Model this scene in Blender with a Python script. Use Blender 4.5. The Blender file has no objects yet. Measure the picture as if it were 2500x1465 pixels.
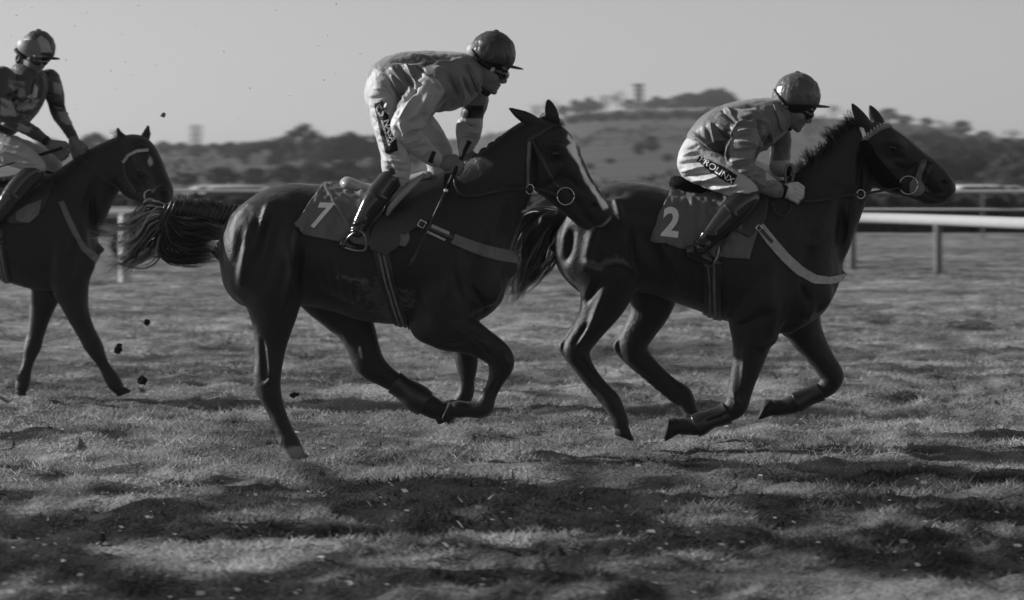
import bpy, bmesh, math, random
import numpy as np
from mathutils import Vector, Matrix
from mathutils.bvhtree import BVHTree

random.seed(7); RNG = np.random.default_rng(7)
SC = bpy.context.scene
COL = SC.collection
R = math.radians

# ------------------------------------------------------------------ camera, sky, sun, exposure
FPX = 6944.0            # focal length in photograph pixels (100 mm on a 36 mm wide sensor)
CAMH = 1.606            # eye height of the photographer at the rail
HOR = 440.0             # row of the horizon
cam_d = bpy.data.cameras.new('camera'); cam = bpy.data.objects.new('camera', cam_d); COL.objects.link(cam)
cam_d.sensor_width = 36; cam_d.lens = 36 * FPX / 2500; cam_d.clip_end = 6000
cam.location = (0, 0, CAMH); cam.rotation_euler = (R(90), 0, 0)
cam_d.shift_y = (HOR - 732.5) / 2500
cam_d.dof.use_dof = True; cam_d.dof.focus_distance = 16.6; cam_d.dof.aperture_fstop = 4.0; cam_d.dof.aperture_ratio = 0.45
SC.camera = cam

SUN_EL, SUN_AZ = R(22), R(75)      # elevation; angle to the left of straight ahead
w = bpy.data.worlds.new('World'); SC.world = w; w.use_nodes = True
nt = w.node_tree; bg = nt.nodes['Background']
sky = nt.nodes.new('ShaderNodeTexSky'); sky.sky_type = 'NISHITA'; sky.sun_disc = False
sky.sun_elevation = SUN_EL; sky.sun_rotation = -SUN_AZ; sky.air_density = 1.0; sky.dust_density = 0.6; sky.ozone_density = 1.0
bw = nt.nodes.new('ShaderNodeRGBToBW')      # the photograph is black and white
nt.links.new(sky.outputs[0], bw.inputs[0]); nt.links.new(bw.outputs[0], bg.inputs[0]); bg.inputs[1].default_value = 0.078
sd = bpy.data.lights.new('sun', 'SUN'); sun = bpy.data.objects.new('sun', sd); COL.objects.link(sun)
sd.energy = 5.0; sd.angle = R(1.8); sd.color = (1, 1, 1)
sv = Vector((-math.sin(SUN_AZ) * math.cos(SUN_EL), math.cos(SUN_AZ) * math.cos(SUN_EL), math.sin(SUN_EL)))
sun.rotation_euler = sv.to_track_quat('Z', 'Y').to_euler(); sun.location = sv * 60
SC.view_settings.view_transform = 'Standard'; SC.view_settings.look = 'None'
SC.view_settings.exposure = 0.25; SC.view_settings.gamma = 1.0; SC.view_settings.use_curve_mapping = False
SC.cycles.use_denoising = True; SC.cycles.max_bounces = 6; SC.cycles.volume_bounces = 0

# ------------------------------------------------------------------ helpers
def at(px, py, D):
    """point of the place seen at a pixel of the photograph, D metres away"""
    return np.array([(px - 1250) * D / FPX, D, CAMH + (HOR - py) * D / FPX])

def tag(o, label=None, cat=None, group=None, kind=None):
    for k_, v_ in (('label', label), ('category', cat), ('group', group), ('kind', kind)):
        if v_: o[k_] = v_
    return o

def empty(name, loc=(0, 0, 0), label=None, cat=None, group=None):
    o = bpy.data.objects.new(name, None); COL.objects.link(o); o.location = loc; o.empty_display_size = .2
    return tag(o, label, cat, group)

def new_mesh(name, V, F, smooth=True):
    me = bpy.data.meshes.new(name)
    V = np.asarray(V, dtype=np.float32)
    if isinstance(F, np.ndarray):
        n, m = F.shape
        me.vertices.add(len(V)); me.vertices.foreach_set('co', V.ravel())
        me.loops.add(n * m); me.loops.foreach_set('vertex_index', F.astype(np.int32).ravel())
        me.polygons.add(n); me.polygons.foreach_set('loop_start', np.arange(0, n * m, m, dtype=np.int32))
        me.update(calc_edges=True)
    else:
        me.from_pydata([tuple(v) for v in V], [], [tuple(f) for f in F])
    if smooth: me.polygons.foreach_set('use_smooth', np.ones(len(me.polygons), dtype=bool))
    return me

def set_tone(me, tone):
    a = me.attributes.new('tone', 'FLOAT', 'POINT'); a.data.foreach_set('value', np.asarray(tone, dtype=np.float32))

def mk(name, V, F, mat, parent=None, smooth=True, tone=None, base=None):
    V = np.asarray(V, dtype=np.float64)
    off = np.array(parent_base(parent)) if parent is not None else np.array(base if base is not None else (0, 0, 0))
    me = new_mesh(name, V - off, F, smooth)
    if tone is not None: set_tone(me, tone)
    me.materials.append(mat)
    o = bpy.data.objects.new(name, me); COL.objects.link(o)
    if parent is not None: o.parent = parent
    else: o.location = off
    return o

def parent_base(p):
    b = np.zeros(3)
    while p is not None:
        b += np.array(p.location); p = p.parent
    return b

# ---- materials (everything is grey: a black and white photograph)
def mat(name, val=.2, rough=.6, spec=.4, ns=20, na=.25, bump=0, bs=60, attr=False, coat=0, sheen=0, trans=0, stretch=None, detail=4, metal=0, bdist=.01):
    m = bpy.data.materials.new(name); m.use_nodes = True
    n = m.node_tree.nodes; l = m.node_tree.links; b = n['Principled BSDF']
    b.inputs['Roughness'].default_value = rough; b.inputs['Specular IOR Level'].default_value = spec
    b.inputs['Coat Weight'].default_value = coat; b.inputs['Sheen Weight'].default_value = sheen; b.inputs['Metallic'].default_value = metal
    tc = n.new('ShaderNodeTexCoord'); mp = n.new('ShaderNodeMapping'); l.new(tc.outputs['Object'], mp.inputs[0])
    if stretch: mp.inputs['Scale'].default_value = stretch
    nz = n.new('ShaderNodeTexNoise'); nz.inputs['Scale'].default_value = ns; nz.inputs['Detail'].default_value = detail
    l.new(mp.outputs[0], nz.inputs['Vector'])
    mr = n.new('ShaderNodeMapRange'); mr.inputs[1].default_value = .25; mr.inputs[2].default_value = .75
    mr.inputs[3].default_value = 1 - na; mr.inputs[4].default_value = 1 + na
    l.new(nz.outputs[0], mr.inputs[0])
    mu = n.new('ShaderNodeMath'); mu.operation = 'MULTIPLY'; l.new(mr.outputs[0], mu.inputs[0])
    if attr:
        at_ = n.new('ShaderNodeAttribute'); at_.attribute_name = 'tone'; l.new(at_.outputs['Fac'], mu.inputs[1])
    else: mu.inputs[1].default_value = val
    l.new(mu.outputs[0], b.inputs['Base Color'])
    if bump:
        n2 = n.new('ShaderNodeTexNoise'); n2.inputs['Scale'].default_value = bs; n2.inputs['Detail'].default_value = 5
        l.new(mp.outputs[0], n2.inputs['Vector'])
        bp = n.new('ShaderNodeBump'); bp.inputs['Strength'].default_value = bump; bp.inputs['Distance'].default_value = bdist
        l.new(n2.outputs[0], bp.inputs['Height']); l.new(bp.outputs[0], b.inputs['Normal'])
    if trans:
        tr = n.new('ShaderNodeBsdfTranslucent'); l.new(mu.outputs[0], tr.inputs[0])
        mx = n.new('ShaderNodeMixShader'); mx.inputs[0].default_value = trans
        l.new(b.outputs[0], mx.inputs[1]); l.new(tr.outputs[0], mx.inputs[2]); l.new(mx.outputs[0], n['Material Output'].inputs[0])
    return m

# ---- implicit bodies: tapered limbs and muscles blended on a voxel grid, skinned by surface nets
class Field:
    def __init__(s, lo, hi, h):
        s.lo = np.array(lo, float); s.h = h
        s.n = np.ceil((np.array(hi) - s.lo) / h).astype(int) + 1
        s.d = np.full(s.n, .3, np.float32)
        s.ax = [(s.lo[i] + h * np.arange(s.n[i])).astype(np.float32) for i in range(3)]
    def win(s, lo, hi):
        a = np.clip(np.floor((np.array(lo) - s.lo) / s.h).astype(int), 0, s.n)
        b = np.clip(np.ceil((np.array(hi) - s.lo) / s.h).astype(int) + 1, 0, s.n)
        sl = tuple(slice(a[i], b[i]) for i in range(3))
        return sl, s.ax[0][sl[0]][:, None, None], s.ax[1][sl[1]][None, :, None], s.ax[2][sl[2]][None, None, :]
    def join(s, sl, f, k, sub=False):
        a = s.d[sl]
        if a.size == 0: return
        if sub: a = -a
        hh = np.clip(.5 + .5 * (f - a) / k, 0, 1)
        r = f * (1 - hh) + a * hh - k * hh * (1 - hh)
        s.d[sl] = -r if sub else r
    def cap(s, p0, p1, r0, r1, q0=1., q1=1., k=.01, sub=False):
        p0 = np.array(p0); p1 = np.array(p1); r = max(r0, r1); q = min(q0, q1)
        pad = np.array([r, r / q, r]) + k + 3 * s.h
        sl, X, Y, Z = s.win(np.minimum(p0, p1) - pad, np.maximum(p0, p1) + pad)
        b = p1 - p0; bb = float(b @ b) + 1e-12
        t = np.clip(((X - p0[0]) * b[0] + (Y - p0[1]) * b[1] + (Z - p0[2]) * b[2]) / bb, 0, 1)
        qq = q0 + (q1 - q0) * t
        f = np.sqrt((X - p0[0] - t * b[0]) ** 2 + ((Y - p0[1] - t * b[1]) * qq) ** 2 + (Z - p0[2] - t * b[2]) ** 2) - (r0 + (r1 - r0) * t)
        s.join(sl, f.astype(np.float32), k, sub)
    def ell(s, c, r, Rm=None, k=.01, sub=False):
        c = np.array(c); r = np.array(r); Rm = np.eye(3) if Rm is None else Rm
        pad = np.full(3, r.max()) + k + 3 * s.h
        sl, X, Y, Z = s.win(c - pad, c + pad)
        X = X - c[0]; Y = Y - c[1]; Z = Z - c[2]
        L = [X * Rm[0, i] + Y * Rm[1, i] + Z * Rm[2, i] for i in range(3)]
        f = (np.sqrt((L[0] / r[0]) ** 2 + (L[1] / r[1]) ** 2 + (L[2] / r[2]) ** 2) - 1) * r.min()
        s.join(sl, f.astype(np.float32), k, sub)
    def clip(s, p, nrm):
        """keep the side the normal points away from"""
        X, Y, Z = s.ax[0][:, None, None], s.ax[1][None, :, None], s.ax[2][None, None, :]
        f = (X - p[0]) * nrm[0] + (Y - p[1]) * nrm[1] + (Z - p[2]) * nrm[2]
        s.d = np.maximum(s.d, f.astype(np.float32))
    def mesh(s, smooth=2):
        d = s.d; S = d < 0; c = np.zeros(np.array(S.shape) - 1, np.uint8)
        for i in (0, 1):
            for j in (0, 1):
                for k in (0, 1): c += S[i:S.shape[0] - 1 + i, j:S.shape[1] - 1 + j, k:S.shape[2] - 1 + k]
        I = np.argwhere((c > 0) & (c < 8)); n = len(I)
        idx = np.full(c.shape, -1, np.int32); idx[I[:, 0], I[:, 1], I[:, 2]] = np.arange(n)
        cor = np.array([[i, j, k] for i in (0, 1) for j in (0, 1) for k in (0, 1)])
        val = np.stack([d[I[:, 0] + o[0], I[:, 1] + o[1], I[:, 2] + o[2]] for o in cor], 1)
        acc = np.zeros((n, 3)); cnt = np.zeros(n)
        for a in range(8):
            for b in range(a + 1, 8):
                if np.abs(cor[a] - cor[b]).sum() != 1: continue
                va, vb = val[:, a], val[:, b]; m = (va < 0) != (vb < 0)
                t = np.where(m, va / np.where(m, va - vb, 1), 0)
                acc += np.where(m[:, None], cor[a] + t[:, None] * (cor[b] - cor[a]), 0); cnt += m
        V = s.lo + s.h * (I + acc / cnt[:, None])
        Q = []
        for ax in range(3):
            e = [slice(1, -1)] * 3; e0 = list(e); e1 = list(e); e0[ax] = slice(0, -1); e1[ax] = slice(1, None)
            A = S[tuple(e0)]; B = S[tuple(e1)]
            E = np.argwhere(A != B)
            if not len(E): continue
            fl = A[E[:, 0], E[:, 1], E[:, 2]]
            G = E + 1; G[:, ax] -= 1
            u, v = [(1, 2), (2, 0), (0, 1)][ax]
            def cell(du, dv):
                g = G.copy(); g[:, u] += du; g[:, v] += dv
                return idx[g[:, 0], g[:, 1], g[:, 2]]
            q = np.stack([cell(-1, -1), cell(0, -1), cell(0, 0), cell(-1, 0)], 1)
            q[~fl] = q[~fl][:, ::-1]
            Q.append(q)
        Q = np.concatenate(Q)
        return Surf(lap(V, Q, smooth), Q)

def lap(V, Q, it, lam=.5, mu=-.52):
    if it <= 0: return V
    E = np.concatenate([Q[:, [i, (i + 1) % Q.shape[1]]] for i in range(Q.shape[1])])
    n = len(V); deg = np.bincount(E.ravel(), minlength=n)[:, None].astype(float)
    for i in range(it * 2):
        S = np.stack([np.bincount(E[:, 0], V[E[:, 1], c], n) + np.bincount(E[:, 1], V[E[:, 0], c], n) for c in range(3)], 1)
        V = V + (lam if i % 2 == 0 else mu) * (S / np.maximum(deg, 1) - V)
    return V

class Surf:
    def __init__(s, V, F): s.V = V; s.F = F; s.tone = None; s.renorm()
    def renorm(s):
        V, F = s.V, s.F; n = np.cross(V[F[:, 2]] - V[F[:, 0]], V[F[:, 3]] - V[F[:, 1]])
        N = np.stack([sum(np.bincount(F[:, i], n[:, c], len(V)) for i in range(4)) for c in range(3)], 1)
        s.N = N / (np.linalg.norm(N, axis=1)[:, None] + 1e-12); s._b = None
    @property
    def bvh(s):
        if s._b is None: s._b = BVHTree.FromPolygons([tuple(v) for v in s.V], [tuple(int(i) for i in f) for f in s.F])
        return s._b

def vnoise(P, scale, seed=0):
    """smooth value noise in 3D, -1..1"""
    g = np.random.default_rng(seed).uniform(-1, 1, (32, 32, 32))
    P = np.asarray(P) * scale; i = np.floor(P).astype(int); f = P - i; f = f * f * (3 - 2 * f); i0 = i % 32; i1 = (i + 1) % 32
    r = 0
    for a in (0, 1):
        for b in (0, 1):
            for c in (0, 1):
                wgt = (f[:, 0] if a else 1 - f[:, 0]) * (f[:, 1] if b else 1 - f[:, 1]) * (f[:, 2] if c else 1 - f[:, 2])
                r = r + wgt * g[(i1 if a else i0)[:, 0], (i1 if b else i0)[:, 1], (i1 if c else i0)[:, 2]]
    return r

def catmull(P, sub):
    P = np.array(P, float)
    if len(P) < 3: sub = max(sub, 2)
    Q = np.vstack([2 * P[0] - P[1], P, 2 * P[-1] - P[-2]]); out = []
    for i in range(1, len(Q) - 2):
        for t in np.arange(sub) / sub:
            a, b, c, d = Q[i - 1], Q[i], Q[i + 1], Q[i + 2]
            out.append(.5 * (2 * b + (c - a) * t + (2 * a - 5 * b + 4 * c - d) * t * t + (3 * b - a - 3 * c + d) * t ** 3))
    out.append(P[-1]); return np.array(out)

class Plane:
    """converts photograph pixels to the place at one horse's distance"""
    def __init__(s, D): s.D = D; s.m = D / FPX
    def p(s, px, py, dy=0.): return at(px, py, s.D + dy)
    def chain(s, fld, pts, k=.02, sub=4, sub_=False, rs=1., side=0.):
        """pts: (px, py, radius px, half-width px or None, offset in depth m)"""
        A = np.array([[a[0], a[1], a[2], (a[3] if len(a) > 3 and a[3] else a[2]), (a[4] if len(a) > 4 else side)] for a in pts], float)
        C = catmull(A, sub)
        for a, b in zip(C[:-1], C[1:]):
            fld.cap(s.p(a[0], a[1], a[4]), s.p(b[0], b[1], b[4]), max(a[2], .6) * s.m * rs, max(b[2], .6) * s.m * rs,
                    min(4, max(.3, a[2] / a[3])), min(4, max(.3, b[2] / b[3])), k, sub_)
    def loft(s, fld, st, k=.02, dy=0., e=2.3):
        st = np.array(st, float); C = catmull(st, 6); o = np.argsort(C[:, 0]); C = C[o]
        X = fld.ax[0]; px = X / (s.D + dy) * FPX + 1250
        m = (px > C[0, 0] - 25) & (px < C[-1, 0] + 25); ii = np.where(m)[0]; sl = (slice(ii[0], ii[-1] + 1), slice(None), slice(None))
        p = px[sl[0]]; top = np.interp(p, C[:, 0], C[:, 1]); bot = np.interp(p, C[:, 0], C[:, 2]); hw = np.interp(p, C[:, 0], C[:, 3]) * s.m
        zt = CAMH + (HOR - top) * (s.D + dy) / FPX; zb = CAMH + (HOR - bot) * (s.D + dy) / FPX
        zc = ((zt + zb) / 2)[:, None, None]; hz = ((zt - zb) / 2)[:, None, None]; hw = hw[:, None, None]
        Y = fld.ax[1][None, :, None] - s.D - dy; Z = fld.ax[2][None, None, :]
        rho = ((np.abs(Z - zc) / hz) ** e + (np.abs(Y) / hw) ** e) ** (1 / e)
        ex = np.maximum(np.maximum(C[0, 0] - p, p - C[-1, 0]), 0)[:, None, None] * s.m
        f = (rho - 1) * np.minimum(hz, hw) + ex
        fld.join(sl, f.astype(np.float32), k)
    def relief(s, S, folds, dyref=0., face=-1):
        """ridges (+) and creases (-) along pixel lines: x1,y1,x2,y2,width px,height px; relief on the side facing the rail"""
        V = S.V; dsp = np.zeros(len(V)); sc = (s.D + dyref) / FPX
        px = V[:, 0] / V[:, 1] * FPX + 1250; py = HOR - (V[:, 2] - CAMH) / V[:, 1] * FPX
        for x1, y1, x2, y2, wd, hgt in folds:
            bx, by = x2 - x1, y2 - y1; L = bx * bx + by * by
            t = np.clip(((px - x1) * bx + (py - y1) * by) / L, 0, 1)
            d2 = (px - x1 - t * bx) ** 2 + (py - y1 - t * by) ** 2
            tap = .25 + .75 * np.sin(np.pi * np.clip(t, .0, 1)) ** .6
            dsp += hgt * sc * tap * np.exp(-d2 / (wd * wd))
        S.V = V + S.N * (dsp * np.clip(face * S.N[:, 1] * 1.6 + .25, 0, 1))[:, None]; S.renorm()
    def pix(s, V): return V[:, 0] / V[:, 1] * FPX + 1250, HOR - (V[:, 2] - CAMH) / V[:, 1] * FPX
    def paint(s, S, poly, val, soft=0, noise=0, nscale=30, near=None, mix=1.):
        """colour of the hide or cloth inside a pixel outline"""
        px, py = s.pix(S.V)
        if noise:
            px = px + noise * vnoise(S.V, nscale, 3); py = py + noise * vnoise(S.V, nscale, 5)
        P = np.array(poly, float); ins = np.zeros(len(px), bool); dmin = np.full(len(px), 1e9)
        for a, b in zip(P, np.roll(P, -1, 0)):
            c = (a[1] > py) != (b[1] > py)
            with np.errstate(divide='ignore', invalid='ignore'):
                xi = (b[0] - a[0]) * (py - a[1]) / (b[1] - a[1]) + a[0]
            ins ^= c & (px < xi)
            ab = b - a; t = np.clip(((px - a[0]) * ab[0] + (py - a[1]) * ab[1]) / (ab @ ab + 1e-9), 0, 1)
            dmin = np.minimum(dmin, np.hypot(px - a[0] - t * ab[0], py - a[1] - t * ab[1]))
        wgt = ins.astype(float)
        if soft: wgt = np.clip(.5 + np.where(ins, dmin, -dmin) / soft, 0, 1)
        if near is not None: wgt = wgt * (S.V[:, 1] < near)
        S.tone = S.tone * (1 - wgt * mix) + val * wgt * mix

def shell(pl, S, polys, name, mt, parent, off=.004, thick=.005, dyref=-.25, side=None, tone=None, fold=0, ysplit=None):
    """a strap or cloth lying on a body: the body's surface inside convex pixel outlines, lifted and given thickness"""
    bm = bmesh.new(); V, F, N = S.V, S.F, S.N
    base = parent_base(parent)
    for poly in polys:
        P = np.array([at(x, y, pl.D + dyref)[[0, 2]] for x, y in poly])
        ar = sum(P[i, 0] * P[(i + 1) % len(P), 1] - P[(i + 1) % len(P), 0] * P[i, 1] for i in range(len(P)))
        if ar < 0: P = P[::-1]
        lo, hi = P.min(0) - .015, P.max(0) + .015
        C = V[F].mean(1)
        m = (C[:, 0] > lo[0]) & (C[:, 0] < hi[0]) & (C[:, 2] > lo[1]) & (C[:, 2] < hi[1])
        if side == 'near': m &= (N[F].mean(1)[:, 1] < .15) & (C[:, 1] < (ysplit if ysplit is not None else pl.D + .04))
        if side == 'far': m &= C[:, 1] > pl.D - .02
        b2 = bmesh.new(); fs = F[m]; u, inv = np.unique(fs, return_inverse=True); inv = inv.reshape(fs.shape)
        vs = [b2.verts.new(V[i]) for i in u]
        for f in inv:
            try: b2.faces.new([vs[j] for j in f])
            except ValueError: pass
        for i in range(len(P)):
            a, c = P[i], P[(i + 1) % len(P)]; d = c - a
            bmesh.ops.bisect_plane(b2, geom=b2.verts[:] + b2.edges[:] + b2.faces[:], plane_co=(a[0], 0, a[1]), plane_no=(d[1], 0, -d[0]), clear_outer=True)
        tmp = bpy.data.meshes.new('t'); b2.to_mesh(tmp); b2.free(); bm.from_mesh(tmp); bpy.data.meshes.remove(tmp)
    bmesh.ops.remove_doubles(bm, verts=bm.verts, dist=.0006)
    bm.normal_update()
    bm.verts.ensure_lookup_table()
    if len(bm.verts):
        co = np.array([v.co for v in bm.verts]); nn = np.array([v.normal for v in bm.verts])
        amt = np.full(len(co), off)
        if fold: amt = amt + fold * (np.abs(vnoise(co * np.array([1, 1, .5]), 15, 11)) + .45 * vnoise(co * np.array([1.3, 1, .6]), 34, 12))
        co = co + nn * amt[:, None] - base
        for v, c in zip(bm.verts, co): v.co = c
    # near-side and far-side pieces become objects of their own
    seen = set(); isl = []
    for f0 in bm.faces:
        if f0 in seen: continue
        st = [f0]; seen.add(f0); g = []
        while st:
            f1 = st.pop(); g.append(f1)
            for e1 in f1.edges:
                for f2 in e1.link_faces:
                    if f2 not in seen: seen.add(f2); st.append(f2)
        isl.append(g)
    isl.sort(key=lambda g: sum(f1.calc_center_median().y for f1 in g) / len(g)); big = max((len(g) for g in isl), default=0); first = None
    for g in isl:
        if len(g) < max(4, .12 * big): continue
        ix = {}; VV = []; FF = []
        for f1 in g:
            r_ = []
            for v in f1.verts:
                if v not in ix: ix[v] = len(VV); VV.append(tuple(v.co))
                r_.append(ix[v])
            FF.append(r_)
        me = bpy.data.meshes.new(name); me.from_pydata(VV, [], FF); me.polygons.foreach_set('use_smooth', np.ones(len(me.polygons), dtype=bool))
        if tone is not None: set_tone(me, np.full(len(me.vertices), tone))
        me.materials.append(mt); o = bpy.data.objects.new(name, me); COL.objects.link(o); o.parent = parent
        md = o.modifiers.new('thickness', 'SOLIDIFY'); md.thickness = thick; md.offset = 1
        first = first or o
    bm.free(); return first

def strap_polys(pts):
    """pixel centre line with widths -> mitred quads"""
    P = np.array(pts, float); n = len(P); T = np.gradient(P[:, :2], axis=0); T /= np.linalg.norm(T, axis=1)[:, None] + 1e-9
    Nn = np.stack([-T[:, 1], T[:, 0]], 1); L = P[:, :2] + Nn * P[:, 2:3] / 2; Rr = P[:, :2] - Nn * P[:, 2:3] / 2
    return [[L[i], L[i + 1], Rr[i + 1], Rr[i]] for i in range(n - 1)]

def tube_arrays(P, r, sides=8, sub=5, flat=1.):
    P = np.array(P, float); C = catmull(np.hstack([P, np.broadcast_to(np.array(r, float).reshape(-1, 1), (len(P), 1))]), sub) if sub > 1 else np.hstack([P, np.broadcast_to(np.array(r, float).reshape(-1, 1), (len(P), 1))])
    T = np.gradient(C[:, :3], axis=0); T /= np.linalg.norm(T, axis=1)[:, None] + 1e-9
    ref = np.tile(np.array([0, 1., 0]), (len(C), 1)); A = np.cross(T, ref); A /= np.linalg.norm(A, axis=1)[:, None] + 1e-9; B = np.cross(A, T)
    th = np.arange(sides) * 2 * np.pi / sides
    V = (C[:, None, :3] + C[:, None, 3:] * (np.cos(th)[None, :, None] * A[:, None] + flat * np.sin(th)[None, :, None] * B[:, None])).reshape(-1, 3)
    n = len(C); i, j = np.meshgrid(np.arange(n - 1), np.arange(sides), indexing='ij'); j2 = (j + 1) % sides
    F = np.stack([i * sides + j, i * sides + j2, (i + 1) * sides + j2, (i + 1) * sides + j], -1).reshape(-1, 4)
    F = [tuple(f) for f in F] + [tuple(range(sides))[::-1], tuple((n - 1) * sides + k for k in range(sides))]
    return V, F

def tube(name, P, r, mt, parent=None, sides=8, sub=5, flat=1., base=None):
    V, F = tube_arrays(P, r, sides, sub, flat); return mk(name, V, F, mt, parent, base=base)

def join_arrays(parts):
    VV, FF, o = [], [], 0
    for V, F in parts:
        VV.append(np.asarray(V)); FF += [tuple(int(i) + o for i in f) for f in F]; o += len(V)
    return np.vstack(VV), FF

def strands(name, guides, n, mt, parent, pl, r=.0012, spread=.02, tip=.3, wob=.012, seed=1, tones=None, segs=10, mixg=True, locks=0):
    """hair: tapered three-sided strands following guide lines (px, py, depth)"""
    rg = np.random.default_rng(seed); G = []
    for g in guides:
        C = catmull(np.array([[*(a[:2]), (a[2] if len(a) > 2 else 0)] for a in g], float), 6)
        t = np.linspace(0, len(C) - 1, segs); C = np.stack([np.interp(t, np.arange(len(C)), C[:, c]) for c in range(3)], 1)
        G.append(np.stack([at(x, y, pl.D + dy) for x, y, dy in C]))
    G = np.array(G); VV = []; TT = []; FF = []
    rg0 = rg
    for k in range(n):
        if locks: rg = np.random.default_rng(seed * 1000 + k % locks)      # strands of one lock share their path
        i = rg.integers(len(G)); j = (i + rg.choice([-1, 1])) % len(G) if mixg and rg.random() < .6 else i
        a = rg.random() * .5; P = G[i] * (1 - a) + G[j] * a
        s_ = np.linspace(0, 1, segs); o = rg.normal(0, spread, 3) * np.array([.8, 1, .8])
        ph = rg.random(3) * 6.28; fq = rg.uniform(3, 9, 3)
        P = P + o[None] * (.35 + .65 * s_[:, None]) + wob * s_[:, None] * np.sin(ph[None] + fq[None] * s_[:, None])
        tn0 = rg.choice(tones) if tones else .03
        if locks: rg = rg0; P = P + rg.normal(0, spread * .16, 3)[None] * (.4 + s_[:, None]) + .25 * wob * s_[:, None] ** 2 * np.sin(rg.random(3)[None] * 6.28 + 5 * s_[:, None])
        ln = rg.uniform(.72, 1.); q = np.linspace(0, (segs - 1) * ln, segs); P = np.stack([np.interp(q, np.arange(segs), P[:, c]) for c in range(3)], 1)
        rr = r * rg.uniform(.6, 1.5) * (1 - (1 - tip) * s_ ** 1.5)
        T = np.gradient(P, axis=0); T /= np.linalg.norm(T, axis=1)[:, None] + 1e-9
        A = np.cross(T, [0, 1., .01]); A /= np.linalg.norm(A, axis=1)[:, None] + 1e-9; B = np.cross(A, T)
        th = np.arange(3) * 2.0944
        VV.append((P[:, None] + rr[:, None, None] * (np.cos(th)[None, :, None] * A[:, None] + np.sin(th)[None, :, None] * B[:, None])).reshape(-1, 3))
        i_, j_ = np.meshgrid(np.arange(segs - 1), np.arange(3), indexing='ij'); j2 = (j_ + 1) % 3; b = k * segs * 3
        FF.append(np.stack([b + i_ * 3 + j_, b + i_ * 3 + j2, b + (i_ + 1) * 3 + j2, b + (i_ + 1) * 3 + j_], -1).reshape(-1, 4))
        tn = tn0
        TT.append(np.full(segs * 3, tn * rg.uniform(.7, 1.3)))
    return mk(name, np.vstack(VV), np.vstack(FF), mt, parent, tone=np.concatenate(TT))

def text_arrays(body, size=1., weight=0., shear=0., sub=.12, extr=.0):
    cu = bpy.data.curves.new('t', 'FONT'); cu.body = body; cu.size = size; cu.offset = weight; cu.shear = shear; cu.resolution_u = 6
    o = bpy.data.objects.new('t', cu); COL.objects.link(o); bpy.context.view_layer.update()
    dg = bpy.context.evaluated_depsgraph_get(); me = bpy.data.meshes.new_from_object(o.evaluated_get(dg))
    bm = bmesh.new(); bm.from_mesh(me); bmesh.ops.triangulate(bm, faces=bm.faces)
    for _ in range(4):
        L = [e for e in bm.edges if e.calc_length() > sub]
        if not L: break
        bmesh.ops.subdivide_edges(bm, edges=L, cuts=1); bmesh.ops.triangulate(bm, faces=bm.faces)
    bmesh.ops.remove_doubles(bm, verts=bm.verts, dist=1e-5); bm.verts.index_update()
    V = np.array([v.co[:2] for v in bm.verts]); F = [tuple(v.index for v in f.verts) for f in bm.faces]
    bm.free(); bpy.data.objects.remove(o); bpy.data.curves.remove(cu); bpy.data.meshes.remove(me)
    return V, F

def lay_on(pl, S, UV, F, name, mt, parent, org, e1, e2, dyref=-.25, lift=.004, tone=None):
    """flat print laid on a curved cloth"""
    px = org[0] + UV[:, 0] * e1[0] + UV[:, 1] * e2[0]; py = org[1] + UV[:, 0] * e1[1] + UV[:, 1] * e2[1]
    out = []; last = pl.D + dyref
    for x, y in zip(px, py):
        q = at(x, y, pl.D + dyref); o_ = Vector((0, 0, CAMH)); d = (Vector(q) - o_).normalized()
        h = S.bvh.ray_cast(o_ + d * (pl.D - 1.5), d)
        if h[0] is None: out.append(at(x, y, last)); continue
        last = h[0].y; out.append(np.array(h[0]) - np.array(d) * lift)
    out = np.array(out); out[:, 1] = np.minimum(out[:, 1], np.median(out[:, 1]) + .05)
    o = mk(name, out, F, mt, parent, smooth=False, tone=(np.full(len(out), tone) if tone is not None else None))
    md = o.modifiers.new('thickness', 'SOLIDIFY'); md.thickness = .0015; md.offset = 0
    return o
# ------------------------------------------------------------------ materials
M = {}
M['turf'] = mat('turf', .05, .95, .1, ns=3.0, na=.6, bump=.6, bs=40, bdist=.03, detail=8, attr=True)
M['blade'] = mat('grass_blade', .14, .7, .2, attr=True, na=.1, trans=.5)
M['far_grass'] = mat('far_grass', .10, .95, .05, ns=.02, na=.35, stretch=(1, 4, 4))
M['white_plastic'] = mat('white_plastic', .32, .75, .2, ns=6, na=.06)
M['white_paint'] = mat('white_paint', .55, .5, .3, ns=6, na=.06)
M['post_grey'] = mat('post_grey', .13, .6, .3, ns=12, na=.2)
M['hedge'] = mat('hedge', .035, .9, .1, ns=5, na=.5)
M['leaf'] = mat('leaf', .045, .8, .15, attr=True, na=.3, ns=1.2, trans=.25)
M['bark'] = mat('bark', .05, .9, .1, ns=8, na=.3)
M['wall'] = mat('pale_render', .6, .85, .1, ns=2, na=.15)
M['roof'] = mat('roof_tile', .12, .8, .2, ns=3, na=.2)
M['pane'] = mat('window_glass', .04, .3, .6, ns=2, na=.1)
M['concrete'] = mat('pale_concrete', .7, .85, .1, ns=1, na=.12)
M['car_white'] = mat('car_white_paint', .8, .3, .5, na=.05, coat=.5)
M['car_dark'] = mat('dark_paint', .02, .35, .5, na=.1, coat=.4)
M['tyre'] = mat('rubber', .015, .8, .2, na=.2)
M['mud'] = mat('mud_clod', .02, .95, .1, ns=60, na=.5, bump=.5)
M['fleck'] = mat('fleck', .14, .9, .1)

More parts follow.
